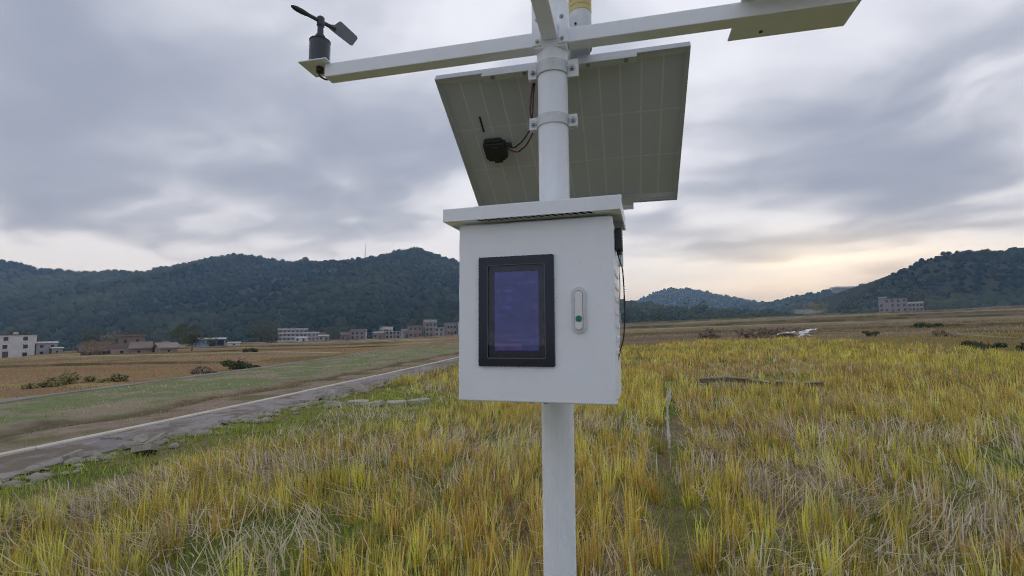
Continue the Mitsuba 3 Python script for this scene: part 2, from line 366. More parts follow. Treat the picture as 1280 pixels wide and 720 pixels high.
# clamps on the pole that carry the solar panel
for zc, hh, xr, nm in ((.765, .022, .0, 'upper'), (.605, .0185, .0, 'lower')):
    big = zc > .7
    ring = man(cyl(.0495, zc - hh * .82, zc + hh * .82, 56)) - man(cyl(.0446 if not big else .0463, zc - .1, zc + .1, 56))
    xl, xr = (-.072, .078) if big else (-.070, .072)
    ears = m3.Manifold.batch_boolean([rbox(xl, -.043, -.012, -.006, zc - hh, zc + hh, .0015), rbox(.043, xr, -.012, -.006, zc - hh - (.006 if big else 0), zc + hh + (.004 if big else 0), .0015),
                                      rbox(xl, -.043, .002, .008, zc - hh, zc + hh, .0015), rbox(.043, xr, .002, .008, zc - hh, zc + hh, .0015)], m3.OpType.Add)
    c = sadd(f'{mast}__clamp', ring + ears, 'mat_galv')
    for x in (-.058, .059):
        sadd(f'{c}__bolt', bolt(x, -.0122, zc, .0072, .008), 'mat_steel')
# struts from the clamps back to the panel's rails
def bar(a, b, w, t):
    a, b = np.array(a, float), np.array(b, float); L = np.linalg.norm(b - a); m = trimesh.creation.box(extents=[w, L, t]); y = (b - a) / L
    x = np.array([1., 0, 0]); z = np.cross(x, y); M = np.eye(4); M[:3, 0], M[:3, 1], M[:3, 2], M[:3, 3] = x, y, z / np.linalg.norm(z), (a + b) / 2; m.apply_transform(M); return m


sadd(f'{mast}__strut', bar((-.012, .05, .600), (-.012, .30, .640), .03, .004), 'mat_galv')
# plates at the arm ends
pl = man(rbox(-.840, -.736, -.049, .049, .8845, .8895, .002)) - man(cyl(.008, .8, 1, 20)).translate([-.787, -.004, 0])
sadd(f'{mast}__end_plate', pl, 'mat_white')
pl2 = man(rbox(.523, .843, -.155, .165, .8845, .8905, .002)) - man(cyl(.0055, .8, 1, 20)).translate([.611, .134, 0])
sadd(f'{mast}__end_plate', pl2, 'mat_white')
sadd(f'{mast}__end_plate__bolt', Tz(cyl(.0054, .8825, .897, 16), .611, .134), 'mat_black')
sadd(f'{mast}__sensor_shelf', rbox(.026, .104, .0235, .155, .8845, .8895, .002), 'mat_white')
sadd(f'{mast}__base_flange', cat(cyl(.12, GROUND_S + .12, GROUND_S + .135, 40)), 'mat_galv')

# wind vane / anemometer
wv = thing('wind_vane', 'dark grey wind vane with propeller rod and slanted fin on the left arm', 'wind vane')
vx = -.7935
sadd(f'{wv}__body', Tz(lathe([[0, .890], [.033, .890], [.0335, .893], [.0335, .974], [.0325, .980], [.029, .985], [.012, .988], [0, .988]]), vx, 0), 'mat_slate')
sadd(f'{wv}__cap_ring', Tz(lathe([[.030, .9785], [.0345, .9785], [.0345, .9815], [.030, .9815]]), vx, 0), 'mat_black')
sadd(f'{wv}__label_plate', Tz(lathe([[.0335, .905], [.0345, .905], [.0345, .968], [.0335, .968]], 40).slice_plane([.020, 0, 0], [1, 0, 0]).slice_plane([0, .006, 0], [0, 1, 0]), vx, 0), 'mat_galv')
sadd(f'{wv}__stem', Tz(lathe([[0, .986], [.012, .986], [.0155, .994], [.0155, 1.002], [.0105, 1.008], [.0095, 1.034], [.0125, 1.038], [.0125, 1.066], [.009, 1.070], [0, 1.070]]), vx, 0), 'mat_slate')
vd = np.array([.44, .898, 0]); vd /= np.linalg.norm(vd); vp = np.array([vd[1], -vd[0], 0])
VM = np.eye(4); VM[:3, 0], VM[:3, 1], VM[:3, 2], VM[:3, 3] = vd, -vp, [0, 0, 1], [vx, 0, 1.054]
def vadd(k, m, mat): m = tm(m).copy(); m.apply_transform(VM); return sadd(k, m, mat)
def alongx(m): m = tm(m).copy(); m.apply_transform(trimesh.transformations.rotation_matrix(math.pi / 2, [0, 1, 0])); return m
vadd(f'{wv}__rod', alongx(lathe([[0, -.050], [.0062, -.050], [.0062, .0], [.007, .055], [0, .055]], 16)), 'mat_slate')
vadd(f'{wv}__nose', alongx(lathe([[0, -.104], [.003, -.1025], [.0065, -.096], [.0085, -.084], [.0088, -.066], [.0072, -.052], [.0062, -.046], [0, -.046]], 20)), 'mat_black')
fin = trimesh.creation.extrude_polygon(__import__('shapely').Polygon([(.030, -.008), (.036, .008), (.050, .013), (.070, .037), (.077, .038), (.139, .016), (.143, .008), (.124, -.026), (.117, -.030), (.060, -.017), (.042, -.012)]), .0022)
fin.apply_transform(trimesh.transformations.rotation_matrix(math.pi / 2, [1, 0, 0])); fin.apply_translation([0, .0011, 0])
vadd(f'{wv}__fin', fin, 'mat_fin')
sadd(f'{wv}__socket', Tz(cyl(.012, .868, .8843, 20), -.787, -.004), 'mat_black')
sadd(f'{wv}__cable', tube([(-.787, -.004, .873), (-.786, -.010, .858), (-.776, -.008, .846), (-.764, .0, .842), (-.750, .004, .850)], .0032), 'mat_wire')

# rain sensor behind the right arm
rs = thing('rain_sensor', 'pale cylindrical sensor with two yellow bands behind the mast head', 'sensor')
sadd(f'{rs}__body', Tz(lathe([[0, .8897], [.034, .8897], [.036, .892], [.036, 1.010], [.0352, 1.012], [0, 1.012]]), .076, .115), 'mat_galv')
for a in (1.0125, 1.031, 1.0495):
    sadd(f'{rs}__band', Tz(lathe([[0, a], [.0362, a], [.0368, a + .002], [.0368, a + .014], [.0362, a + .016], [0, a + .016]]), .076, .115), 'mat_yellow')
sadd(f'{rs}__gasket', Tz(cat(lathe([[0, 1.0287], [.0345, 1.0287], [.0345, 1.0308], [0, 1.0308]]), lathe([[0, 1.0472], [.0345, 1.0472], [.0345, 1.0493], [0, 1.0493]])), .076, .115), 'mat_galv')
sadd(f'{rs}__cap', Tz(lathe([[0, 1.0657], [.036, 1.0657], [.036, 1.11], [.033, 1.12], [.020, 1.132], [0, 1.136]]), .076, .115), 'mat_white')
sadd(f'{rs}__screw', Tz(cat(bolt(0, 0, 0, .0025, .002)), .064, .115 - .0345, .962), 'mat_gap')

# solar panel, seen from behind
sp = thing('solar_panel', 'tilted grey solar panel seen from its back behind the mast', 'solar panel')
pa, pb = np.array([0, .0594, .8258]), np.array([0, .5903, .5089])
pv = (pb - pa) / np.linalg.norm(pb - pa); pn = np.cross([1, 0, 0], pv)      # pn points to the sky side or the back
if pn[2] > 0: pn = -pn                                                          # now: out of the back, downwards
PM = np.eye(4); PM[:3, 0], PM[:3, 1], PM[:3, 2], PM[:3, 3] = np.cross(pv, pn), pv, pn, pa
PM = SM @ PM
sx = np.sign(np.cross(pv, pn)[0])
def padd(k, m, mat, smooth=28): return sadd(k, m, mat, smooth, M=PM)
W2, L2 = .401, .618
frame = man(box(-W2, W2, 0, L2, -.024, 0)) - man(box(-W2 + .003, W2 - .003, .003, L2 - .003, -.020, .1)) - man(box(-W2 + .009, W2 - .009, .009, L2 - .009, -.1, .1))
frame = frame + (man(box(-W2, W2, 0, L2, -.0025, 0)) - man(box(-W2 + .010, W2 - .010, .010, L2 - .010, -.1, .1)))
padd(f'{sp}__frame', frame, 'mat_alu')
scene['mat_sheet'] = two({'type': 'principled', 'base_color': proc(lambda p, n, uv: mix((.60, .62, .66), (.66, .68, .72), fbm(p.x * 12, p.y * 12, p.z * 12, 3))), 'roughness': .5})
scene['mat_cell'] = two({'type': 'principled', 'base_color': proc(lambda p, n, uv: mix((.47, .50, .56), (.54, .57, .62), fbm(p.x * 7, p.y * 7, p.z * 7, 4))), 'roughness': .42})
padd(f'{sp}__back_sheet', box(-W2 + .004, W2 - .004, .004, L2 - .004, -.0195, -.0155), 'mat_sheet')
scene['mat_glass_top'] = two({'type': 'principled', 'base_color': rgb((.02, .03, .06)), 'roughness': .12, 'specular': .6})
padd(f'{sp}__glass', box(-W2 + .0045, W2 - .0045, .0045, L2 - .0045, -.0235, -.0205), 'mat_glass_top')
cw, rows = .0652, [(.030, .212), (.216, .398), (.402, .588)]
for r0, r1 in rows:
    for c in range(12):
        x0 = -.3915 + c * cw + .0016
        padd(f'{sp}__cell', box(x0, x0 + cw - .0055, r0, r1, -.0156, -.0150), 'mat_cell', False)
L_ = lambda x0, x1, y: cat(box(x0, x1, y, y + .003, .0005, .0255), box(x0, x1, y, y + .032, .0005, .0032))
padd(f'{sp}__rail', L_(-.247, .236, -.004), 'mat_galv')
padd(f'{sp}__rail', cat(box(-.235, .232, L2 - .030, L2 + .012, .0005, .0035), box(-.235, .232, L2 + .009, L2 + .012, .0037, .024)), 'mat_galv')
for x in (-.215, -.1, .1, .205):
    m = cat(cyl(.0045, .0032, .0072, 6), cyl(.0075, .0030, .0046, 18)); m.apply_translation([x, .017, 0]); padd(f'{sp}__bolt', m, 'mat_steel')
s_ = sx
jb = cat(rbox(s_ * -.262 - .042, s_ * -.262 + .042, .268, .338, -.0148, .012, .006), rbox(s_ * -.262 - .030, s_ * -.262 + .036, .258, .350, -.0148, .006, .004),
         rbox(s_ * -.262 - .020, s_ * -.262 + .012, .280, .352, -.0148, .016, .004), cyl(.008, 0, .03, 14).apply_transform(trimesh.transformations.rotation_matrix(math.pi / 2 * s_, [0, 1, 0])).apply_translation([s_ * -.228, .285, .0]))
padd(f'{sp}__junction_box', jb, 'mat_black')
padd(f'{sp}__slot', box(s_ * -.291 - .003, s_ * -.291 + .003, .166, .228, -.0148, -.0120), 'mat_black')
PI = np.linalg.inv(SM) @ PM
loc = lambda x, v, z: tuple((PI @ np.array([s_ * x, v, z, 1]))[:3])
w1 = [loc(-.222, .280, .004), loc(-.190, .292, .010), loc(-.165, .275, .014), (-.072, .03, .612), (-.066, .02, .66), (-.062, .02, .72), (-.050, .015, .79), (-.03, .03, .82)]
w2 = [loc(-.222, .292, .004), loc(-.180, .312, .010), loc(-.150, .290, .016), (-.064, .03, .604), (-.074, .025, .66), (-.071, .022, .70), (-.056, .015, .77), (-.03, .03, .815)]
sadd(f'{sp}__wire', tube(w1, .0026), 'mat_wire'); sadd(f'{sp}__wire', tube(w2, .0026), 'mat_red')

# control cabinet
cb = thing('control_cabinet', 'white steel control cabinet with a dark framed screen and oval latch, on the mast', 'cabinet')
def cadd(k, m, mat, smooth=28): return sadd(k, m, mat, smooth, M=CM)
cadd(f'{cb}__body', rbox(-.1845, .1805, -.2485, -.070, -.169, .250, .004), 'mat_white')
door = man(rbox(-.187, .183, -.270, -.250, -.171, .2505, .004)) - man(box(-.1315, .0465, -.30, -.20, -.0875, .166))
dr_ = cadd(f'{cb}__door', door, 'mat_door')
hood = man(box(-.217, .203, -.300, -.072, .256, .2865)) - man(box(-.2145, .2005, -.2975, -.0745, .25, .2835))
lip = man(box(-.2145, .2005, -.2975, -.2505, .2562, .2582))
for q in range(17):
    sl = trimesh.creation.box(extents=[.0128, .0265, .03]); sl.apply_transform(trimesh.transformations.rotation_matrix(-.5, [0, 0, 1])); sl.apply_translation([-.125 + q * .0162, -.2835, .257]); lip = lip - man(sl)
lid = cadd(f'{cb}__hood', hood + lip, 'mat_white')
cadd(f'{cb}__hood__vent', box(-.150, .165, -.2972, -.2515, .2594, .2606), 'mat_gap')
cadd(f'{cb}__mounting_flange', rbox(-.222, .194, -.0715, -.0675, .16, .354, .001), 'mat_white')
# screen window
def frame_prism(o, i_, y0, y1, r):
    a = m3.CrossSection.square([o[1] - o[0] - 2 * r, o[3] - o[2] - 2 * r]).translate([o[0] + r, o[2] + r]).offset(r, m3.JoinType.Round, 2, 24)
    b = m3.CrossSection.square([i_[1] - i_[0] - 2 * r, i_[3] - i_[2] - 2 * r]).translate([i_[0] + r, i_[2] + r]).offset(r, m3.JoinType.Round, 2, 24)
    m = (a - b).extrude(y1 - y0) if i_[0] < i_[1] else a.extrude(y1 - y0)
    return tm(m.rotate([90, 0, 0]).translate([0, y1, 0]))


scene['mat_bezel'] = two({'type': 'principled', 'base_color': rgb((.007, .012, .026)), 'roughness': .2, 'specular': .35, 'specular': .5})
scene['mat_line'] = two({'type': 'principled', 'base_color': rgb((.10, .105, .115)), 'roughness': .4})
sw = cadd(f'{cb}__screen_window', frame_prism((-.134, .0485, -.0895, .168), (-.1135, .0275, -.0715, .1490), -.2765, -.2705, .004), 'mat_bezel')
cadd(f'{sw}__edge_line', frame_prism((-.1135, .0275, -.0715, .1490), (-.1117, .0257, -.0697, .1472), -.2757, -.2725, .003), 'mat_line')
inner = frame_prism((-.1135, .0275, -.0715, .1490), (-.0975, .0105, -.0535, .1325), -.2685, -.2665, .002)
cadd(f'{sw}__mask', inner, 'mat_bezel')


def lcd(p, n, uv):
    qx, qz = uv.x * .1076 - .0973, uv.y * .1856 - .0533
    r = smoothstep(.35, .75, noise(qx * 60, qz * 110, 1)) * .35 + smoothstep(.4, .8, noise(qx * 25, dr.floor(qz * 75) * 3.7, 5)) * .25
    base = mix((.0018, .0015, .0066), (.0011, .0020, .0080), smoothstep(-.02, .13, qz) * .5 + noise(qx * 18, qz * 22, 8) * .6)
    cell = cell_rand(dr.floor(qx * 38), dr.floor(qz * 52), 2); rowm = smoothstep(.25, .4, dr.abs(qz * 52 - dr.floor(qz * 52) - .5) * 2) 
    base = base * (.72 + .35 * r + .55 * smoothstep(.45, .8, cell) * (1 - rowm) * smoothstep(.3, .6, noise(qx * 150, qz * 60, 3)))
    bar_ = smoothstep(-.045, -.043, qz) * (1 - smoothstep(-.038, -.036, qz)) * (1 - smoothstep(-.035, -.03, qx))
    return mix(base, (.0055, .005, .007), bar_ * .45)


scene['mat_lcd'] = {'type': 'principled', 'base_color': rgb((.012, .012, .03)), 'roughness': .25}
_q = trimesh.Trimesh([[-.0973, -.2668, -.0533], [.0103, -.2668, -.0533], [.0103, -.2668, .1323], [-.0973, -.2668, .1323]], [[0, 1, 2], [0, 2, 3]], process=False); _q.apply_transform(CM)
disp = fresh(f'{sw}__display')
scene[disp] = mikit.ply(_q, 'mat_lcd', smooth=False, uv=[[0, 0], [1, 0], [1, 1], [0, 1]], emitter={'type': 'area', 'radiance': proc(lcd)})
scene['mat_pane'] = {'type': 'thindielectric', 'int_ior': 1.24}
gl = trimesh.Trimesh([[-.1125, -.2745, -.0705], [.0265, -.2745, -.0705], [.0265, -.2745, .148], [-.1125, -.2745, .148]], [[0, 1, 2], [0, 2, 3]], process=False)
cadd(f'{sw}__pane', gl, 'mat_pane', False)
# latch
def stadium(x0, x1, z0, z1, y0, y1, n=20):
    r = (x1 - x0) / 2; a = m3.CrossSection.circle(r, 40)
    s = m3.CrossSection.batch_hull([a.translate([x0 + r, z0 + r]), a.translate([x0 + r, z1 - r])])
    return s.extrude(y1 - y0).rotate([90, 0, 0]).translate([0, y1, 0])


la = cadd(f'{cb}__latch', stadium(.0875, .1215, -.0135, .0905, -.2765, -.2703), 'mat_galv')
cadd(f'{la}__recess', stadium(.0948, .1137, -.0082, .0820, -.2770, -.2764), 'mat_line')
scene['mat_lever'] = paint((.74, .75, .75), .3)
cadd(f'{la}__lever', m3.Manifold.batch_boolean([stadium(.0957, .1128, -.0072, .0805, -.2795, -.2771), stadium(.0975, .1110, -.0055, .0785, -.2822, -.2794)], m3.OpType.Add), 'mat_lever')
scene['mat_green'] = two({'type': 'principled', 'base_color': rgb((.015, .16, .12)), 'roughness': .35})
m = lathe([[0, 0], [.0072, 0], [.0072, .0012], [.0066, .0018], [0, .0018]], 28); m.apply_transform(trimesh.transformations.rotation_matrix(math.pi / 2, [1, 0, 0])); m.apply_translation([.1046, -.2823, .018])
cadd(f'{la}__button', m, 'mat_green')
for q in range(7):
    z = .128 - q * .031
    cadd(f'{cb}__side_louvre', rbox(.1806, .1834, -.215, -.105, z - .006, z + .006, .0012), 'mat_white')
pg = cadd(f'{cb}__cable_plug', cat(rbox(.1812, .198, -.185, -.140, .186, .239, .003), cyl(.006, .176, .187, 14).apply_translation([.190, -.16, 0])), 'mat_black')
cadd(f'{pg}__wire', tube([(.187, -.165, .188), (.1895, -.17, .165), (.1965, -.168, .140), (.1985, -.165, .10), (.199, -.162, .05), (.195, -.16, -.02), (.184, -.155, -.06), (.178, -.15, -.09)], .0016), 'mat_wire')
cadd(f'{pg}__wire', tube([(.193, -.160, .188), (.1930, -.165, .165), (.1888, -.17, .140), (.1895, -.17, .10), (.1865, -.165, .05), (.1895, -.16, .0), (.1835, -.155, -.05)], .0014), 'mat_greywire')
for x in (-.055, -.02):
    m = cat(cyl(.010, -.178, -.1688, 18), cyl(.0125, -.176, -.1725, 6), cyl(.005, -.181, -.177, 12)); m.apply_translation([x + .03, -.20, 0]); cadd(f'{cb}__cable_gland', m, 'mat_black')
for z in (-.10, .09, .20):
    cadd(f'{cb}__hinge', cat(rbox(-.1905, -.1855, -.262, -.240, z - .02, z + .02, .002)), 'mat_white')
if HAZE:
    scene['haze'] = {'type': 'cube', 'to_world': T().translate([0, 1380, 50]).scale([2990, 1560, 118]), 'bsdf': {'type': 'null'}, 'interior': {'type': 'ref', 'id': 'haze_air'}}
    labels['haze'] = {'label': 'thin bluish evening haze over the valley', 'kind': 'stuff'}
#@@REST@@
# ------------------------------------------------------------------ hills and their woods
scene['mat_hill'] = pd(lambda p, n, uv: mix((.035, .042, .022), (.075, .07, .04), fbm(p.x * .02, p.y * .02, p.z * .02, 4)))
scene['vc'] = two({'type': 'diffuse', 'reflectance': {'type': 'mesh_attribute', 'name': 'vertex_color'}})


def blob(seed, n=1):
    m = trimesh.creation.icosphere(subdivisions=n); v = m.vertices
    d = meshkit.fbm(v * 1.7 + seed * 7.3, 3, seed); v = v * (.62 + .72 * d)[:, None]
    v[:, 2] = np.where(v[:, 2] < 0, v[:, 2] * .55, v[:, 2]); return v, np.array(m.faces)


BLOBS = [blob(s) for s in range(8)]
BLOBS0 = [blob(s + 50, 0) for s in range(8)]
BLOBS2 = [blob(s + 20, 2) for s in range(6)]


def hill(name, crest, yf, yc, yb, zf, spur, seed, label, tree_n, tree_r, tlabel, amp):
    """A ridge: profile along its crest, spurs and gullies down its front; then its wood, crown by crown."""
    crest = np.array(crest, float); cx = np.linspace(crest[0, 0], crest[-1, 0], 150); cz = PchipInterpolator(crest[:, 0], crest[:, 1])(cx)
    ts = np.linspace(0, 2, 90)

    def surf(x, t):
        zc = np.interp(x, cx, cz)
        front = t <= 1
        y = np.where(front, yf + (yc - yf) * t, yc + (yb - yc) * (t - 1))
        zb = np.asarray(zf(x)) if callable(zf) else zf
        e = np.where(front, t, 2 - t)
        n1 = meshkit.fbm(np.stack([x / spur + t * .6, t * 1.4 + 0 * x, 0 * x + seed], -1), 4, seed) - .5
        n2 = meshkit.fbm(np.stack([x / (spur * .28) + t * .3, t * 2.2 + 0 * x, 0 * x + seed + 9], -1), 3, seed + 5) - .5
        bell = np.sin(np.pi * np.clip(e, 0, 1))
        pr = np.clip(e, 0, 1) ** 1.15 + bell * (n1 * amp + n2 * amp * .35)
        z = zb + (zc - zb) * pr - 2.0 * (e < .02)
        return x, y + bell * n1 * (yc - yf) * .2, z
    X, Tt = np.meshgrid(cx, ts); x, y, z = surf(X, Tt)
    idx = np.arange(X.size).reshape(X.shape); f = np.stack([idx[:-1, :-1], idx[:-1, 1:], idx[1:, 1:], idx[1:, :-1]], -1).reshape(-1, 4)
    add(name, (np.stack([x, y, z], -1).reshape(-1, 3), f), 'mat_hill', smooth=True, kind='structure', label=label)
    r = np.random.default_rng(seed)
    tx = r.uniform(crest[0, 0], crest[-1, 0], tree_n); tt = np.r_[r.uniform(.0, 1.0, int(tree_n * .86)), r.uniform(.955, 1.012, tree_n - int(tree_n * .86))]
    px, py, pz = surf(tx, tt)
    kind = meshkit.fbm(np.stack([tx / 90, tt * 4.5, 0 * tx + seed], -1), 4, seed + 2)
    keep = (kind > .30) | (r.random(tree_n) < .35)
    V, F, C, o = [], [], [], 0
    for i in np.nonzero(keep)[0]:
        v, fc = (BLOBS if tt[i] > .975 else BLOBS0)[r.integers(8)]
        a = r.uniform(0, 6.28); c, s = math.cos(a), math.sin(a)
        rr = tree_r * r.lognormal(0, .28) * (.8 + .5 * kind[i]) * (.8 if tt[i] > .9 else 1) * (1.7 if tt[i] > .96 and r.random() < .05 else 1); hh = rr * r.uniform(.8, 1.35)
        w = np.stack([(v[:, 0] * c - v[:, 1] * s) * rr + px[i], (v[:, 0] * s + v[:, 1] * c) * rr + py[i], v[:, 2] * hh + pz[i] + rr * .45], -1)
        k = np.clip(kind[i] * 2.4 - .75, -.1, 1.2) + r.normal(0, .06)
        col = np.array((.016, .028, .015)) * (1 - k) + np.array((.068, .084, .042)) * k
        if r.random() < .03: col = np.array((.075, .065, .045)) * r.uniform(.7, 1.1)
        col = col * r.uniform(.85, 1.15)
        V.append(w); F.append(fc + o); C.append(np.repeat(col[None], len(v), 0)); o += len(v)
    add('wood', (np.vstack(V), np.vstack(F)), 'vc', smooth=True, kind='stuff', label=tlabel, cat='wood', color=np.vstack(C))
    return surf


left_crest = [(-1500, 128), (-1150, 122), (-950, 128), (-847, 126), (-807, 121), (-766, 110), (-700, 105), (-594, 105), (-568, 107), (-528, 116), (-489, 126), (-449, 129), (-409, 124), (-383, 117), (-330, 116.5), (-264, 120), (-211, 124),
              (-178, 133), (-158, 135.5), (-125, 125), (-89, 112), (-30, 90), (40, 70), (120, 52), (220, 30), (330, 10)]
hill('hills', left_crest, 330, 800, 1250, lambda x: -9.5 + 14 * np.clip((x + 500) / 700, 0, 1) * .9, 150, 3, 'long wooded ridge behind the village', 29500, 2.9, 'dark green wood covering the long ridge on the left', .30)
center_crest = [(150, 20), (260, 42), (330, 62), (389, 75), (446, 94), (503, 121), (545, 131), (587, 130.5), (642, 124), (697, 103), (752, 83), (820, 62), (880, 54), (980, 60), (1150, 66), (1400, 60)]
hill('hills', center_crest, 900, 1700, 2300, 8, 260, 5, 'distant bluish hill right of the cabinet', 9000, 3.6, 'hazy blue wood on the distant hill beside the cabinet', .10)
ridge_crest = [(330, 10), (404, 20), (434, 31), (472, 38), (517, 50), (561, 55), (606, 62), (643, 64), (680, 62), (738, 44), (810, 24), (900, 16)]
hill('hills', ridge_crest, 620, 900, 1250, 11, 150, 6, 'low hazy ridge between the distant and the right hill', 8000, 2.8, 'hazy wood on the low ridge between the two right hills', .16)
right_crest = [(262, 3), (281, 7.5), (296, 16.5), (311, 26.5), (325, 35.5), (340, 44), (355, 51.5), (370, 56.5), (388, 62), (406, 62.4), (427, 61.2), (456, 63.6), (516, 69), (645, 80), (860, 86), (1150, 79)]
hill('hills', right_crest, 338, 430, 720, lambda x: 7.5 + (x - 215) * .012, 80, 8, 'dark wooded hill rising at the right edge', 10400, 2.25, 'dark wood covering the hill on the right', .26)

# ------------------------------------------------------------------ far mast on the ridge
hm = thing('antenna_mast', 'thin lattice antenna mast standing on the ridge crest', 'antenna')
parts = [tube([(-241.8 + dx, 800 + dy, 112), (-241.6, 800, 150)], .32, 5, .12) for dx, dy in ((-1.2, -.7), (1.2, -.7), (0, 1.4))]
add(f'{hm}__leg', parts[0], 'mat_galv'); add(f'{hm}__leg', parts[1], 'mat_galv'); add(f'{hm}__leg', parts[2], 'mat_galv')
add(f'{hm}__brace', cat(*[box(-241.6 - 1.3 * (150 - z) / 38, -241.6 + 1.3 * (150 - z) / 38, 799.3, 799.5, z, z + .25) for z in range(120, 149, 4)]), 'mat_galv')

# ------------------------------------------------------------------ buildings
def wallmat(c, s=1.0):
    return pd(lambda p, n, uv: mix([v * .78 for v in c], [min(v * 1.12, .85) for v in c], fbm(p.x * .9 * s, p.y * .9 * s, p.z * 1.6 * s, 4)))


scene['mat_wall_white'] = wallmat((.66, .65, .65)); scene['mat_wall_grey'] = wallmat((.36, .35, .35)); scene['mat_wall_mud'] = wallmat((.27, .215, .185)); scene['mat_wall_mud_pale'] = wallmat((.34, .285, .25))
scene['mat_wall_brick'] = wallmat((.26, .20, .185)); scene['mat_wall_rose'] = wallmat((.31, .265, .255)); scene['mat_shed_blue'] = wallmat((.22, .30, .44)); scene['mat_roof_tile'] = wallmat((.17, .125, .11), 3)
scene['mat_roof_grey'] = wallmat((.25, .245, .245)); scene['mat_slab'] = wallmat((.58, .57, .55)); scene['mat_red_roof'] = wallmat((.30, .20, .175))
scene['mat_window'] = two({'type': 'principled', 'base_color': rgb((.03, .035, .04)), 'roughness': .15, 'specular': .5})
scene['mat_dark'] = D((.05, .045, .04)); scene['mat_door_wood'] = wallmat((.16, .115, .085))


def house(name, label, catg, x, y, yaw, w, d, hgt, storeys, nwin, wall, roof='flat', roofmat='mat_roof_grey', win=(.9, 1.2), bands=None, group=None, door=True, skip=0.0, seed=0, ledge=False, bay=None):
    """Walls with real window openings (recessed panes), roof, door; the facade looks towards -y of its own frame."""
    k = thing(name, label, catg, group)
    r = np.random.default_rng(seed + 100)
    M = trimesh.transformations.rotation_matrix(yaw, [0, 0, 1]); M[:3, 3] = [x, y, gz(x, y) - .15]
    body = man(box(-w / 2, w / 2, 0, d, -1.0, hgt)); cut, panes = [], []
    sh = hgt / storeys
    for s in range(storeys):
        for n in range(nwin):
            if r.random() < skip: continue
            cx = -w / 2 + w * (n + .5) / nwin + r.uniform(-.15, .15); z0 = s * sh + sh * .30
            if door and s == 0 and n == nwin // 2: continue
            cut.append(man(box(cx - win[0] / 2, cx + win[0] / 2, -.1, .26, z0, z0 + win[1]))); panes.append((cx, z0))
    if door: cut.append(man(box(-w / 2 + w * (nwin // 2 + .5) / nwin - .6, -w / 2 + w * (nwin // 2 + .5) / nwin + .6, -.1, .3, -.2, 2.1)))
    ns = max(1, int(nwin * d / w))
    for s in range(storeys):                                    # side windows
        for n in range(ns):
            for sd in (-1, 1):
                cy = d * (n + .5) / ns; z0 = s * sh + sh * .30
                cut.append(man(box(sd * w / 2 - .25, sd * w / 2 + .25, cy - win[0] / 2, cy + win[0] / 2, z0, z0 + win[1])))
    if bay: cut.append(man(box(*bay)))
    if cut: body = body - m3.Manifold.batch_boolean(cut, m3.OpType.Add)
    def hadd(kk, m, mat): m = tm(m).copy(); m.apply_transform(M); return add(f'{k}__{kk}', m, mat)
    hadd('wall', body, wall)
    for cx, z0 in panes[:40]:
        hadd('window', box(cx - win[0] / 2 + .004, cx + win[0] / 2 - .004, .20, .24, z0 + .004, z0 + win[1] - .004), 'mat_window')
        if ledge: hadd('sill', box(cx - win[0] / 2 - .1, cx + win[0] / 2 + .1, -.12, -.003, z0 - .12, z0 - .01), 'mat_slab')
    if door:
        cx = -w / 2 + w * (nwin // 2 + .5) / nwin; hadd('door', box(cx - .59, cx + .59, .2, .26, -.15, 2.09), 'mat_door_wood')
    if roof == 'flat':
        hadd('roof', man(rbox(-w / 2 - .25, w / 2 + .25, -.25, d + .25, hgt + .003, hgt + .22, .02)), roofmat)
    elif roof == 'parapet':
        ring = man(box(-w / 2 - .1, w / 2 + .1, -.1, d + .1, hgt + .003, hgt + .9)) - man(box(-w / 2 + .12, w / 2 - .12, .12, d - .12, hgt + .12, hgt + 2))
        hadd('roof', ring, roofmat)
    elif roof == 'gable':
        rh = d * .24; o = .35
        v = np.array([[sx * (w / 2 + o), yy, zz] for sx in (-1, 1) for yy, zz in ((-o, hgt - .12), (d / 2, hgt + rh), (d + o, hgt - .12), (d + o, hgt + .04), (d / 2, hgt + rh + .18), (-o, hgt + .04))])
        F = [[a, (a + 1) % 6, 6 + (a + 1) % 6] for a in range(6)] + [[a, 6 + (a + 1) % 6, 6 + a] for a in range(6)] + [[0, 5, 4], [0, 4, 1], [1, 4, 3], [1, 3, 2], [6, 10, 11], [6, 7, 10], [7, 9, 10], [7, 8, 9]]
        hadd('roof', trimesh.Trimesh(v, F, process=False), roofmat)
        for sx in (-1, 1):
            g = trimesh.Trimesh([[sx * w / 2, 0, hgt - .05], [sx * w / 2, d, hgt - .05], [sx * w / 2, d / 2, hgt + rh * .97], [sx * (w / 2 - .2), 0, hgt - .05], [sx * (w / 2 - .2), d, hgt - .05], [sx * (w / 2 - .2), d / 2, hgt + rh * .97]],
                                [[0, 1, 2], [3, 5, 4], [0, 3, 1], [1, 3, 4], [1, 4, 2], [2, 4, 5], [2, 5, 0], [0, 5, 3]], process=False)
            hadd('gable', g, wall)
    elif roof == 'shed':
        v = box(-w / 2 - .3, w / 2 + .3, -.4, d + .3, hgt + .003, hgt + .12); v.vertices[:, 2] += (v.vertices[:, 1]) * .06 + .03; hadd('roof', v, roofmat)
    if bands:
        for s in range(bands + 1):
            z = hgt * s / bands + (.02 if s == 0 else .06); hadd('balcony', box(-w / 2 - .35, w / 2 + .35, -1.2, -.003, z - .10, z + .75), 'mat_slab')
    return k, hadd


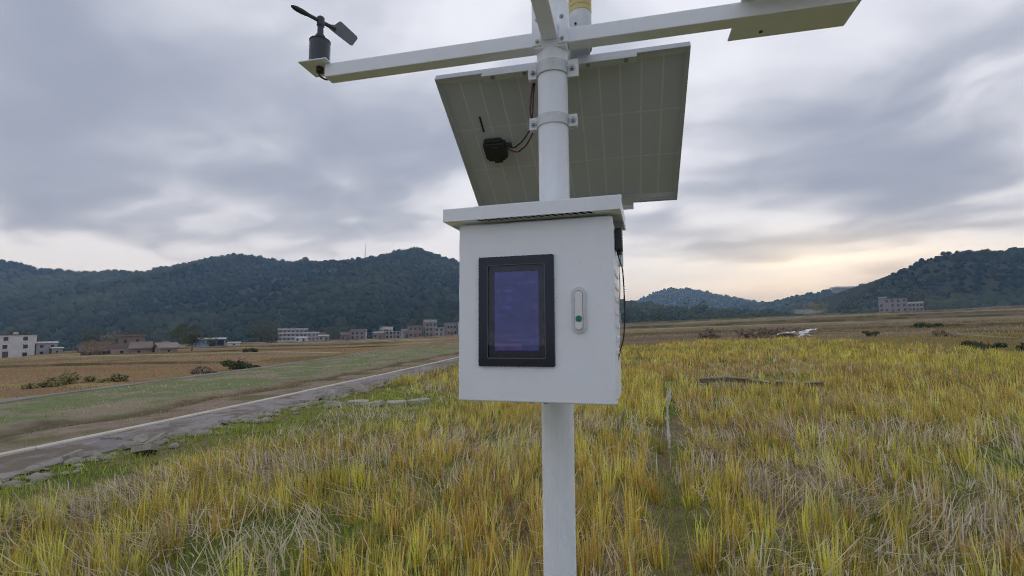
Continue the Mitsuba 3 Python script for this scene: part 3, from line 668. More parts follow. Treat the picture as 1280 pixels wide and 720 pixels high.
# the white house and its annex at the left edge
k, ha = house('house', 'white three-storey rendered house at the left edge of the plain', 'house', -141.6, 134.2, .74, 15.5, 9, 6.6, 3, 4, 'mat_wall_white', 'flat', 'mat_roof_tile', (.95, 1.05), ledge=True, seed=1)
ha('balcony', box(-7.6, -3.6, -1.1, -.003, 2.0, 2.75), 'mat_slab'); ha('chimney', box(3.0, 4.0, 4, 5, 6.83, 7.5), 'mat_wall_white')
house('outbuilding', 'small pale two-storey annex beside the white house', 'house', -133.9, 141.0, .80, 4.4, 5, 3.7, 2, 2, 'mat_wall_grey', 'shed', 'mat_slab', (.7, .8), seed=2)
house('shed', 'low grey lean-to at the foot of the white annex', 'shed', -129.9, 140.0, .80, 2.2, 3, 1.9, 1, 1, 'mat_wall_grey', 'shed', 'mat_slab', (.5, .6), door=False, seed=3)
# old mud brick farm buildings
house('farmhouse', 'old mud-brick farmhouse with a red upper storey, tallest of the ruins', 'house', -61.5, 79, .62, 3.3, 3, 3.0, 2, 2, 'mat_wall_mud', 'flat', 'mat_red_roof', (.4, .5), seed=4)
house('farmhouse', 'long low mud-brick barn left of the red-storeyed ruin', 'house', -66.2, 79.5, .75, 5.6, 3.4, .75, 1, 3, 'mat_wall_mud', 'gable', 'mat_roof_tile', (.3, .3), door=False, seed=5)
house('farmhouse', 'broad pale mud-brick barn right of the red-storeyed ruin', 'house', -57.6, 77.6, .55, 4.4, 3.4, 1.05, 1, 2, 'mat_wall_mud_pale', 'gable', 'mat_wall_mud', (.35, .35), seed=6)
house('farmhouse', 'small pale mud-brick hut at the right end of the ruins', 'house', -53.6, 76.5, .9, 2.3, 2.6, 1.0, 1, 1, 'mat_wall_mud_pale', 'gable', 'mat_wall_mud_pale', (.3, .35), door=False, seed=7)
house('farmhouse', 'collapsed mud wall with one opening in front of the ruin', 'house', -60.6, 76.0, .6, 2.6, .7, .95, 1, 1, 'mat_wall_mud_pale', 'none', 'mat_roof_tile', (.4, .45), door=False, seed=8)
# blue shed
k, ha = house('shed', 'small blue metal shed with an open dark bay', 'shed', -93.4, 151, .50, 8.2, 5, 2.3, 1, 3, 'mat_shed_blue', 'shed', 'mat_slab', (.7, .7), door=False, skip=.7, seed=9, bay=(-.2, 3.8, -.1, 4.7, .1, 2.05))
ha('post', box(1.7, 1.84, .1, .24, .1, 2.05), 'mat_shed_blue')
house('shed', 'low white shelter just right of the blue shed', 'shed', -87.6, 154, .50, 3.2, 3, .9, 1, 1, 'mat_wall_white', 'shed', 'mat_slab', (.6, .4), door=False, seed=10)
# school-like block with white floor bands
k, ha = house('apartment_block', 'long three-storey block with white balcony bands', 'building', -143.5, 320, .40, 17.5, 8, 7.6, 3, 7, 'mat_wall_grey', 'flat', 'mat_slab', (1.3, 1.2), bands=3, seed=11)
house('apartment_block', 'lower wing with white parapet right of the banded block', 'building', -132.2, 325, .40, 7.0, 6, 5.0, 2, 3, 'mat_wall_grey', 'parapet', 'mat_slab', (1.2, 1.1), seed=12)
# village, seen from afar
VIL = [  # x, y, width, height, storeys, windows, wall, roof, roof material, label
    (-116, 268, 6.0, 1.9, 1, 2, 'mat_wall_white', 'shed', 'mat_slab', 'low white shelter at the left end of the village'),
    (-101.0, 262, 5.0, 2.8, 1, 2, 'mat_wall_grey', 'shed', 'mat_slab', 'grey single-storey house with white roof at the village edge'),
    (-93.6, 300, 5.2, 5.6, 2, 2, 'mat_wall_white', 'parapet', 'mat_slab', 'narrow whitish house, left end of the far village row'),
    (-110.5, 290, 6.4, 3.4, 1, 2, 'mat_wall_rose', 'gable', 'mat_roof_tile', 'low rose cottage between the white shelter and the grey house'),
    (-89.6, 262, 4.6, 3.0, 1, 2, 'mat_wall_brick', 'gable', 'mat_roof_tile', 'small brick cottage in front of the whitish house'),
    (-73.8, 268, 5.6, 3.6, 1, 2, 'mat_wall_brick', 'shed', 'mat_slab', 'single-storey brick store with pale sloping roof'),
    (-56.6, 262, 4.0, 3.4, 1, 1, 'mat_wall_grey', 'gable', 'mat_roof_grey', 'tiny grey cottage against the dark brick house'),
    (-86.3, 272, 7.4, 4.4, 2, 3, 'mat_wall_rose', 'gable', 'mat_roof_tile', 'low rose house with tiled pitched roof in the row'),
    (-80.2, 310, 7.6, 6.6, 2, 4, 'mat_wall_white', 'parapet', 'mat_slab', 'wide whitish house set back behind the tiled one'),
    (-68.6, 280, 8.2, 4.2, 2, 4, 'mat_wall_grey', 'flat', 'mat_slab', 'long low grey house in the middle of the row'),
    (-61.4, 296, 5.2, 6.4, 2, 2, 'mat_wall_rose', 'parapet', 'mat_wall_white', 'rose house with white upper edge left of the dark house'),
    (-51.4, 258, 6.9, 6.4, 2, 3, 'mat_wall_brick', 'flat', 'mat_roof_tile', 'dark red-brick house with wide black openings'),
    (-44.0, 264, 6.4, 7.8, 3, 3, 'mat_wall_rose', 'gable', 'mat_roof_grey', 'tallest rose house of the village with grey pitched roof'),
    (-37.6, 250, 4.4, 4.2, 2, 2, 'mat_wall_grey', 'shed', 'mat_roof_grey', 'small grey house right of the tallest village house'),
    (-33.4, 268, 5.6, 6.2, 2, 3, 'mat_wall_rose', 'parapet', 'mat_roof_grey', 'rose house with grey parapet near the cabinet edge'),
    (-25.4, 262, 6.0, 6.8, 2, 3, 'mat_wall_white', 'flat', 'mat_roof_grey', 'white house with dark windows nearest the cabinet edge')]
for q, (x, y, w, hh, st, nw, wm, rf, rm, lb) in enumerate(VIL):
    house('village_house', lb, 'house', x, y, .26 + .22 * math.sin(q * 2.3), w, 6, hh, st, nw, wm, rf, rm, (1.15, 1.3), group='houses of the far village row', seed=20 + q)
# brick block on the right, and the long roof on the shoulder of the hill
k, ha = house('brick_block', 'unfinished three-storey brick building under the right hill', 'building', 241.5, 310, -.66, 14.5, 8, 8.6, 3, 5, 'mat_wall_rose', 'flat', 'mat_roof_grey', (1.3, 1.5), skip=.1, seed=40)
ha('stair_tower', box(-6.9, -3.0, 1, 5, 8.823, 9.7), 'mat_wall_rose'); ha('stair_roof', box(-7.3, -2.5, .5, 5.5, 9.703, 10.1), 'mat_slab')
house('brick_block', 'lower two-storey wing on the right of the brick building', 'building', 250.2, 303, -.66, 7.5, 6, 5.2, 2, 4, 'mat_wall_rose', 'parapet', 'mat_slab', (1.2, 1.3), seed=41)
hr = thing('hangar', 'long pale flat-roofed hall on the hill shoulder', 'building')
add(f'{hr}__wall', box(580, 621, 868, 884, 48, 65.6), 'mat_wall_grey'); add(f'{hr}__roof', box(578, 623, 866, 886, 65.603, 68.2), 'mat_slab')

# ------------------------------------------------------------------ trees and bushes
def leaf_cloud(c, rad, n, size, r, squash=.8, lumps=7):
    """Leaf-sized faces through a lumpy crown."""
    ctr = r.normal(0, .48, (lumps, 3)) * rad * [1, 1, squash]; rl = rad * r.uniform(.35, .62, lumps)
    which = r.integers(0, lumps, n); u = r.normal(size=(n, 3)); u /= np.linalg.norm(u, axis=1, keepdims=True)
    P = c + ctr[which] + u * (rl[which] * r.random(n) ** .33)[:, None] * [1, 1, squash]
    a = r.normal(size=(n, 3)); a /= np.linalg.norm(a, axis=1, keepdims=True); b = np.cross(a, r.normal(size=(n, 3))); b /= np.linalg.norm(b, axis=1, keepdims=True)
    s = size * r.uniform(.6, 1.3, n)[:, None]
    V = np.stack([P - a * s, P + b * s * .45, P + a * s, P - b * s * .45], 1).reshape(-1, 3)
    F = (np.arange(n) * 4)[:, None, None] + np.array([[0, 1, 2], [0, 2, 3]])[None]
    return V, F.reshape(-1, 3)


def leafmat(k, c0, c1):
    scene[k] = two({'type': 'diffuse', 'reflectance': proc(lambda p, n, uv: mix(c0, c1, fbm(p.x * 2.1, p.y * 2.1, p.z * 2.1, 3)))})


leafmat('leaf_dark', (.06, .08, .04), (.13, .145, .075)); leafmat('leaf_olive', (.25, .235, .11), (.36, .32, .16)); leafmat('leaf_rust', (.27, .21, .15), (.40, .31, .22))
scene['mat_bark'] = pd(lambda p, n, uv: mix((.06, .048, .036), (.13, .105, .08), fbm(p.x * 6, p.y * 6, p.z * 2, 3)))


def bush(label, x, y, rad, mat, n=700, size=.09, seed=0, squash=.7, group=None, name='bush'):
    r = np.random.default_rng(500 + seed); z = gz(x, y); k = thing(name, label, 'bush', group)
    add(f'{k}__foliage', leaf_cloud(np.array([x, y, z + rad * .32]), rad * 1.15, n, size, r, squash * .62), mat)
    st = [tube([(x + r.uniform(-.1, .1) * rad, y, z - .1), (x + r.uniform(-.4, .4) * rad, y + r.uniform(-.3, .3) * rad, z + rad * .5), (x + r.uniform(-.7, .7) * rad, y + r.uniform(-.6, .6) * rad, z + rad * r.uniform(.7, 1.1))], .02 * rad + .006, 5, .005) for _ in range(5)]
    for s in st: add(f'{k}__stem', s, 'mat_bark')


def tree(label, x, y, hgt, rad, mat, seed=0, group=None):
    r = np.random.default_rng(900 + seed); z = gz(x, y); k = thing('tree', label, 'tree', group)
    add(f'{k}__trunk', tube([(x, y, z - .2), (x + .1, y, z + hgt * .35), (x - .05, y + .1, z + hgt * .75)], .028 * hgt, 7, .01 * hgt), 'mat_bark')
    for q in range(4):
        a = r.uniform(0, 6.28); add(f'{k}__limb', tube([(x + .05, y, z + hgt * .3), (x + math.cos(a) * rad * .5, y + math.sin(a) * rad * .5, z + hgt * .55), (x + math.cos(a) * rad * .8, y + math.sin(a) * rad * .8, z + hgt * .75)], .012 * hgt, 5, .004 * hgt), 'mat_bark')
    add(f'{k}__crown', leaf_cloud(np.array([x, y, z + hgt * .62]), rad, 1500, .05 * hgt, r, .75 * hgt / (2.2 * rad) + .3, 10), mat)


tree_spots = [(-97, 285, 5.5, 4.0, 'leaf_dark', 'dark tree between the grey and whitish village houses'), (-76.5, 284, 5.0, 3.6, 'leaf_dark', 'dark tree behind the brick store in the village'), (-48.0, 275, 6.0, 3.6, 'leaf_dark', 'dark tree behind the red-brick house'), (-29.5, 280, 6.5, 4.2, 'leaf_dark', 'dark tree behind the houses nearest the cabinet'), (-118, 140, 5.0, 4.2, 'leaf_dark', 'dark round tree right of the white annex'), (-108, 138, 4.0, 4.4, 'leaf_dark', 'dark low tree between the annex and the mud barn'), (-99, 128, 3.6, 4.0, 'leaf_dark', 'dark spreading tree left of the mud barn'),
              (-152, 152, 7.5, 4.5, 'leaf_dark', 'dark tree behind the white house'), (-75, 92, 2.6, 2.6, 'leaf_rust', 'rusty tree at the left end of the mud barn'), (-65, 76.5, 1.9, 1.7, 'leaf_rust', 'reddish bare-looking tree in front of the mud barn'),
              (-55, 84, 3.4, 2.6, 'leaf_dark', 'dark tree behind the ruined farmhouse'), (-112, 166, 4.8, 4.4, 'leaf_dark', 'dark tree left of the blue shed'), (-82, 164, 5.5, 5.0, 'leaf_dark', 'dark tree right of the blue shed'),
              (-160, 330, 11, 8, 'leaf_dark', 'dark broad tree left of the banded block'), (-118, 335, 10, 8, 'leaf_dark', 'dark broad tree right of the banded block'), (-104, 280, 7, 5, 'leaf_dark', 'dark tree behind the low village shelter'),
              (-61, 284, 9, 6, 'leaf_dark', 'dark tree behind the middle of the village row'), (270, 330, 13, 8, 'leaf_dark', 'tall dark tree right of the brick building'), (222, 322, 9, 7, 'leaf_dark', 'dark tree left of the brick building'),
              (205, 330, 8, 7, 'leaf_olive', 'olive tree standing alone left of the brick building'), (150, 400, 11, 8, 'leaf_dark', 'dark round tree at the foot of the distant hill'), (118, 385, 7, 7, 'leaf_dark', 'low dark tree at the field end beside the cabinet'), (178, 405, 8, 8, 'leaf_dark', 'dark tree under the saddle between the hills')]
for q, (x, y, hh, rr, mt, lb) in enumerate(tree_spots): tree(lb, x, y, hh, rr, mt, q)
bush_spots = [(-15.9, 29.0, .75, 'leaf_dark', 'dark green bush at the far edge of the earth track'), (-16.2, 25.6, .50, 'leaf_rust', 'rust brown bush beside the earth track'), (-18.4, 19.5, .42, 'leaf_olive', 'low olive weeds by the track, nearest on the left'), (-18.9, 21.0, .5, 'leaf_olive', 'low olive scrub by the track, second on the left'),
              (-17.3, 21.6, .36, 'leaf_olive', 'small olive tuft at the track edge'), (20.4, 41.0, 1.15, 'leaf_rust', 'broad reddish brown thicket beyond the stubble'), (17.2, 43.0, .8, 'leaf_rust', 'smaller reddish brown thicket left of the broad one'), (22.6, 40.5, .7, 'leaf_rust', 'low brown scrub right of the broad thicket'),
              (20.6, 21.4, .42, 'leaf_dark', 'dark bush at the right end of the stubble'), (21.6, 20.6, .40, 'leaf_dark', 'dark bush cut by the right picture edge'), (29.3, 33.5, .55, 'leaf_rust', 'brown bush by the pale field track'), (26.6, 36.5, .4, 'leaf_dark', 'dark scrub near the white sheets'),
              (42, 50, .8, 'leaf_dark', 'dark hedge bush above the pale track'), (-3.6, 39, .6, 'leaf_dark', 'dark bush close to the cabinet edge by the path'), (-1.9, 37.5, .6, 'leaf_rust', 'brown bush behind the cabinet edge'),
              (-33, 62, .7, 'leaf_dark', 'dark bush in the brown field below the ruins')]
for q, (x, y, rr, mt, lb) in enumerate(bush_spots): bush(lb, x, y, rr, mt, int(500 + 500 * rr), .07 + .05 * rr, q)

if HAZE:
    scene['smoke_air'] = {'type': 'homogeneous', 'albedo': {'type': 'rgb', 'value': [.97, .97, .98]}, 'sigma_t': {'type': 'rgb', 'value': [.05, .052, .056]}}
    sv, sf = blob(77, 3); sv = sv * [6.5, 3, 1.5]; sv[:, 0] += np.where(sv[:, 2] > 0, -sv[:, 2] * 1.2, 0); sv += [128, 212, gz(128, 212) + 1.9]
    scene['smoke'] = mikit.ply((sv, sf), {'type': 'null'}, smooth=True, interior={'type': 'ref', 'id': 'smoke_air'}, exterior={'type': 'ref', 'id': 'haze_air'})
    labels['smoke'] = {'label': 'small white wisp of field smoke under the right hill', 'kind': 'stuff'}
# ------------------------------------------------------------------ loose things in the fields
scene['mat_sheet_white'] = two({'type': 'principled', 'base_color': proc(lambda p, n, uv: mix((.60, .60, .60), (.76, .76, .77), fbm(p.x * 3, p.y * 3, p.z * 3, 3))), 'roughness': .4})
scene['mat_timber'] = pd(lambda p, n, uv: mix((.34, .29, .22), (.52, .46, .38), fbm(p.x * 5, p.y * 5, p.z * 20, 4)))
for q, (x, y, w, d_, rz, lb) in enumerate([(25.2, 43.0, 1.9, 1.1, .2, 'crumpled white plastic sheet, left of the two upper sheets'), (27.3, 44.5, 2.0, 1.0, -.1, 'flat white plastic sheet, right of the two upper sheets'), (21.6, 38.6, 2.1, .5, -.5, 'long narrow whitish sheet lying in the field'),
                                            (23.6, 39.8, .8, 1.0, 1.0, 'small white sheet hanging over a stake'), (20.6, 34.6, 1.4, .4, .1, 'pale board strip lying in front of the white sheets')]):
    g = np.linspace(-1, 1, 13); A, B = np.meshgrid(g, g); Z = meshkit.fbm(np.stack([A * 2 + q, B * 2, 0 * A], -1), 3, q + 3) * .22 + .16 * (1 - A * A)
    c, s = math.cos(rz), math.sin(rz); X, Y = x + (A * w * c - B * d_ * s) * .34, y + (A * w * s + B * d_ * c) * .34
    top = np.stack([X, Y, terrain(X, Y) + Z + .15], -1).reshape(-1, 3); low = top - [0, 0, .012]
    ii = np.arange(169).reshape(13, 13); f = np.stack([ii[:-1, :-1], ii[:-1, 1:], ii[1:, 1:], ii[1:, :-1]], -1).reshape(-1, 4)
    rim = np.r_[ii[0, :-1], ii[:-1, -1], ii[-1, :0:-1], ii[:0:-1, 0]]; rf = np.stack([rim, rim + 169, np.roll(rim, -1) + 169, np.roll(rim, -1)], -1)
    add('plastic_sheet', (np.vstack([top, low]), np.vstack([f, f[:, ::-1] + 169, rf])), 'mat_sheet_white', label=lb, cat='plastic sheet', group='white sheets lying beyond the stubble')
scene['mat_plank'] = pd(lambda p, n, uv: mix((.10, .08, .06), (.20, .165, .12), fbm(p.x * 5, p.y * 5, p.z * 20, 4)))
# low broken edging across the stubble
ed = thing('field_edging', 'low broken timber edging with dark gaps across the stubble', 'edging')
E = np.array([[4.9, 12.95], [5.6, 12.75], [6.25, 12.45], [6.75, 11.95], [7.15, 11.45]])
sE = np.r_[0, np.cumsum(np.linalg.norm(np.diff(E, axis=0), axis=1))]
r = np.random.default_rng(31); a = 0.0
while a < sE[-1] - .2:
    l = r.uniform(.35, .6); p0 = np.array([np.interp(a, sE, E[:, k]) for k in (0, 1)]); p1 = np.array([np.interp(min(a + l, sE[-1]), sE, E[:, k]) for k in (0, 1)])
    z0, z1 = gz(*p0) + .19 + r.uniform(-.03, .03), gz(*p1) + .19 + r.uniform(-.03, .03)
    m = bar((p0[0], p0[1], z0), (p1[0], p1[1], z1), .05, .10); m = m.subdivide(); m.vertices += r.normal(0, .004, m.vertices.shape); add(f'{ed}__plank', m, 'mat_plank'); cp = bar((p0[0], p0[1], z0 + .075), (p1[0], p1[1], z1 + .075), .10, .026); cp = cp.subdivide(); cp.vertices += r.normal(0, .006, cp.vertices.shape); (r.random() < .85) and add(f'{ed}__cap_board', cp, 'mat_timber')
    pm = p0 * .7 + p1 * .3; add(f'{ed}__stake', tube([(pm[0], pm[1] + .02, gz(*pm) - .1), (pm[0] + r.uniform(-.02, .02), pm[1] + .02, z0 - .02)], .022, 6), 'mat_dark'); a += l + r.choice([.02, .05, .16])
# broken edge of the path: slabs and clods
scene['mat_stone'] = pd(lambda p, n, uv: mix((.20, .175, .15), (.48, .44, .38), fbm(p.x * 8, p.y * 8, p.z * 8, 4)))
r = np.random.default_rng(41); V, F, o = [], [], 0
for q in range(1200):
    s = r.uniform(-2, 34) ** 1.0; off = -1.5 - abs(r.normal(0, .42)); c = k0 + kd * s + kn * off; v, f = BLOBS[r.integers(8)]
    if s > 14 and r.random() < .5: continue
    rr = r.lognormal(-3.1, .55); a = r.uniform(0, 6.28); R = np.array([[math.cos(a), -math.sin(a), 0], [math.sin(a), math.cos(a), 0], [0, 0, 1]])
    w = (v * [1.3, .9, .65]) @ R.T * rr + [c[0], c[1], gz(*c) + rr * .25]; V.append(w); F.append(f + o); o += len(v)
add('rubble', (np.vstack(V), np.vstack(F)), 'mat_stone', kind='stuff', label='grey stones and earth clods along the broken path edge', cat='rubble')
for q in range(15):
    s = r.uniform(-1, 12); off = -1.45 - abs(r.normal(0, .25)); c = k0 + kd * s + kn * off; w, d_ = r.uniform(.10, .24), r.uniform(.07, .17)
    poly = m3.CrossSection([[(math.cos(t) * w * r.uniform(.8, 1.15), math.sin(t) * d_ * r.uniform(.8, 1.15)) for t in np.linspace(0, 6.28, 8)[:-1]]])
    m = tm(poly.extrude(r.uniform(.05, .09))).copy(); m.apply_transform(trimesh.transformations.euler_matrix(r.normal(0, .22), r.normal(0, .22), r.uniform(0, 6.28))); m.apply_translation([c[0], c[1], gz(*c) + .05])
    add('concrete_chunk', m, 'mat_stone', label='broken slab of grey concrete lying along the ragged path edge', cat='concrete chunk', group='broken concrete slabs along the path edge')

scene['mat_bank'] = pd(lambda p, n, uv: mix((.34, .31, .25), (.56, .52, .44), fbm(p.x * 7, p.y * 7, p.z * 7, 4)))
BANK = ['left end slab of the low pale bank in the green weeds', 'second pale slab of the bank in the green weeds', 'middle pale slab of the low bank in the weeds', 'fourth pale slab of the low bank in the weeds', 'right end slab of the low pale bank in the weeds']
for q, lb in enumerate(BANK):
    x, y = -4.35 + q * .52 + r.normal(0, .05), 11.9 + .12 * math.sin(q * 2.1) + q * .05
    poly = m3.CrossSection([[(math.cos(t) * .30 * r.uniform(.8, 1.15), math.sin(t) * .16 * r.uniform(.7, 1.2)) for t in np.linspace(0, 6.28, 9)[:-1]]])
    m = tm(poly.extrude(.10)).copy(); m.apply_transform(trimesh.transformations.euler_matrix(r.normal(0, .12), r.normal(0, .10), r.normal(.1, .2))); m.apply_translation([x, y, gz(x, y) + .015])
    add('bank_slab', m, 'mat_bank', label=lb, cat='slab', group='pale slabs of the low bank in the weeds')

# ------------------------------------------------------------------ grass
def blades(P, hgt, wid, az, lean, col, tip, segs, rg, bend=None):
    """Ribbons from the points P: each leans by 'lean' (radians) towards az and bends further on its way up."""
    n = len(P); bend = np.zeros(n) if bend is None else bend
    d = np.stack([np.cos(az), np.sin(az), 0 * az], 1); face = az + np.pi / 2 + rg.normal(0, .7, n); wv_ = np.stack([np.cos(face), np.sin(face), 0 * az], 1)
    V, C = [], []
    p = P.copy(); ang = lean.copy()
    for s in range(segs + 1):
        t = s / segs; w = (wid * (1 - t ** 1.6) * .5)[:, None]
        c = col * (1 - t) + tip * t
        if s < segs: V += [p - wv_ * w, p + wv_ * w]; C += [c, c]
        else: V += [p]; C += [c]
        p = p + (d * np.sin(ang)[:, None] + np.array([0, 0, 1]) * np.cos(ang)[:, None]) * (hgt / segs)[:, None]; ang = ang + bend / segs
    m = 2 * segs + 1; V = np.stack(V, 1).reshape(-1, 3); C = np.stack(C, 1).reshape(-1, 3)
    loc = []
    for s in range(segs - 1): loc += [[2 * s, 2 * s + 1, 2 * s + 3], [2 * s, 2 * s + 3, 2 * s + 2]]
    loc += [[2 * segs - 2, 2 * segs - 1, 2 * segs]]
    F = (np.arange(n) * m)[:, None, None] + np.array(loc)[None]
    return V, F.reshape(-1, 3), C


def nz(x, y, s, seed, o=3): return meshkit.fbm(np.stack([x * s, y * s, 0 * x + seed * 3.7], -1), o, seed)


PAL = {k: np.array(v) for k, v in dict(gold=(.80, .605, .125), ochre=(.74, .53, .16), olive=(.70, .56, .12), lime=(.66, .62, .08), green=(.30, .40, .09), straw=(.82, .69, .48), grey=(.66, .55, .42), brown=(.50, .33, .17), white=(.78, .70, .56)).items()}
mixn = lambda a, b, t: PAL[a] * (1 - t)[:, None] + PAL[b] * t[:, None]
sstep = lambda a, b, x: (lambda t: t * t * (3 - 2 * t))(np.clip((x - a) / (b - a), 0, 1))
chx = lambda y: np.interp(y, CH[:, 1], CH[:, 0])


def in_stubble(x, y, rg):
    k = kerb_dist(x, y); j = (nz(x, y, .35, 4) - .5)
    ok = (k < -2.75 + j * 1.8 + rg.normal(0, .15, len(x))) & (y + .25 * np.maximum(x - 14, 0) < 35 + j * 14) & (x < 19.3 + j * 5 + .0 * y)
    ok &= ~((np.abs(x - chx(y)) < np.where(y > 8.5, .16, .15)) & (y < 15.2))
    ok &= np.hypot(x - O[0], y - O[1]) > .16
    return ok


def scatter(y0, y1, dens, rg, wedge=1.25, pad=2.0):
    """Random points of the wedge in view (a margin to each side), thinned to 'dens' per square metre."""
    w = wedge * y1 + pad; n = int(2 * w * (y1 - y0) * dens)
    x, y = rg.uniform(-w, w, n), rg.uniform(y0, y1, n)
    keep = np.abs(x) < wedge * y + pad
    return x[keep], y[keep]


def clumps(y0, y1, dens, nb, segs, wscale, seed):
    rg = np.random.default_rng(seed)
    if y0 < 18:                                             # planted hills stand in rough rows
        w = 1.25 * y1 + 2; du, dv = .255, 1 / (dens * .255); ca, sa = math.cos(.27), math.sin(.27)
        U, Vv = np.meshgrid(np.arange(-w * 1.4, w * 1.4, du), np.arange(-w * .5, y1 * 1.5, dv)); U, Vv = U.ravel() + rg.normal(0, .035, U.size), Vv.ravel() + rg.normal(0, .05, U.size)
        x, y = U * ca + Vv * sa, -U * sa + Vv * ca; kp = (y >= y0) & (y < y1) & (np.abs(x) < 1.25 * y + 2) & (rg.random(len(x)) < .93); x, y = x[kp], y[kp]
    else:
        x, y = scatter(y0, y1, dens, rg)
    ok = in_stubble(x, y, rg); x, y = x[ok], y[ok]
    # what grows here: dead straw, low green, gold or lime regrowth
    dead = nz(x, y, .95, 6) + .35 * (nz(x, y, 2.4, 9) - .5); low = nz(x, y, .5, 12) + .25 * (nz(x, y, 2.2, 13) - .5); lime = nz(x, y, .22, 15) + .5 * (nz(x, y, 1.1, 16) - .5); och = nz(x, y, .16, 18) + .4 * (nz(x, y, .9, 19) - .5)
    near = np.clip((13 - y) / 8, 0, 1)
    keepp = np.where(low > .60, .30, 1.0) * np.where(dead > .58, .75, 1)
    ok = rg.random(len(x)) < keepp; x, y, dead, low, lime, och, near = [v[ok] for v in (x, y, dead, low, lime, och, near)]
    n = len(x)
    base = mixn('olive', 'gold', sstep(.38, .62, och)); base = base * (1 - sstep(.51, .67, lime) * .62)[:, None] + PAL['lime'] * (sstep(.51, .67, lime) * .62)[:, None]
    t = sstep(.58, .72, och) * .5; base = base * (1 - t)[:, None] + PAL['ochre'] * t[:, None]
    patch = np.exp(-(((x - 7.6) / 2.6) ** 2 + ((y - 16.4) / 1.9) ** 2)); base = base * (1 - patch * .8)[:, None] + PAL['brown'] * 1.1 * (patch * .8)[:, None]
    ga = 1.5 * np.exp(-(((x + 4.3) / 2.0) ** 2 + ((y - 10.0) / 2.0) ** 2)) + 1.1 * np.exp(-(((x + 2.6) / 1.5) ** 2 + ((y - 12.5) / 2.2) ** 2)) + .8 * np.exp(-((kerb_dist(x, y) + 2.9) / .6) ** 2) * (y < 16)
    base = base * (1 - np.clip(ga, 0, 1) * .75)[:, None] + PAL['green'] * 1.35 * (np.clip(ga, 0, 1) * .8)[:, None]
    base = base * rg.lognormal(0.03, .30, (n, 1))
    hc = (.19 + .22 * rg.random(n) ** 1.2 + .12 * (nz(x, y, .3, 22) - .5)) * (1 - .74 * np.clip(ga, 0, 1)) * (1 - .45 * patch)
    isdead = (dead + rg.normal(0, .075, n)) > np.where(y < 7.5, .56, np.where(y < 10, .58, np.where(y < 13, .62, .72))) + np.where((x > 2.2) & (y > 6.5), .04, 0)
    az0 = rg.uniform(0, 6.28, n); swath = 2.2 + 2.5 * (nz(x, y, .25, 25) - .5) * 6.28
    cnt = rg.poisson(nb, n); cnt = np.where(isdead, (cnt * .8).astype(int), cnt); I = np.repeat(np.arange(n), cnt); m = len(I)
    sp = np.where(isdead[I], .075, .042) * (1 + .4 * (wscale > 2))
    bx, by = x[I] + rg.normal(0, 1, m) * sp, y[I] + rg.normal(0, 1, m) * sp
    hh = hc[I] * rg.uniform(.5, 1.2, m); az = np.arctan2(by - y[I], bx - x[I]) + rg.normal(0, .5, m); lean = np.hypot(bx - x[I], by - y[I]) * 3.2 * rg.uniform(.3, 1.2, m); bend = rg.normal(.12, .30, m) + np.where(rg.random(m) < .10, rg.uniform(.8, 1.8, m), 0)
    D_ = isdead[I]
    az = np.where(D_, swath[I] + rg.normal(0, .7, m), az); lean = np.where(D_, np.abs(rg.normal(.14, .22, m)), lean); hh = np.where(D_, hh * .9, hh)
    col = base[I] * rg.lognormal(0, .22, (m, 1)) * rg.lognormal(0, .06, (m, 3))
    dk = (rg.random(m) < .12 + .30 * sstep(.48, .66, nz(bx, by, .7, 44)))[:, None]; col = np.where(dk, PAL['brown'] * rg.lognormal(0, .25, (m, 1)), col)
    gr = (rg.random(m) < .07)[:, None]; col = np.where(gr, PAL['green'] * rg.lognormal(0, .25, (m, 1)), col)
    dc = PAL['grey'] * (1 - rg.random((m, 1)) * .9) + PAL['straw'] * (rg.random((m, 1)) * .9); col = np.where(D_[:, None] & (rg.random((m, 1)) < np.where(by > 7, .55, .72)[:, None]), dc * rg.lognormal(0, .22, (m, 1)), col)
    tip = col * .68 + PAL['straw'] * .32 * rg.uniform(.4, 1.0, (m, 1)); tip = np.where(rg.random((m, 1)) < .5, col, tip)
    wid = rg.uniform(.007, .0175, m) * wscale
    P = np.stack([bx, by, terrain(bx, by) - .01], 1)
    return blades(P, hh, wid, az, lean, np.clip(col, 0, .9), np.clip(tip, 0, .9), segs, rg, bend)


def litter(y0, y1, dens, seed, wscale=1.0):
    """Broken straw lying across the stubble."""
    rg = np.random.default_rng(seed); x, y = scatter(y0, y1, dens, rg); ok = in_stubble(x, y, rg) & (nz(x, y, .95, 6) - .04 * (x > 2.2) + rg.normal(0, .12, len(x)) > .47) & (y > 2.6) & (kerb_dist(x, y) < -3.6); x, y = x[ok], y[ok]; n = len(x)
    az = 2.2 + 2.5 * (nz(x, y, .25, 25) - .5) * 6.28 + rg.normal(0, .8, n)
    col = np.where(rg.random((n, 1)) < .10, PAL['white'], PAL['grey'] * .5 + PAL['straw'] * .45) * rg.lognormal(0, .2, (n, 1))
    P = np.stack([x, y, terrain(x, y) + rg.uniform(.02, .20, n)], 1)
    return blades(P, rg.uniform(.12, .36, n), rg.uniform(.006, .013, n) * wscale, az, rg.normal(1.1, .4, n), np.clip(col, 0, .9), np.clip(col, 0, .9), 3, rg, rg.normal(.2, .35, n))


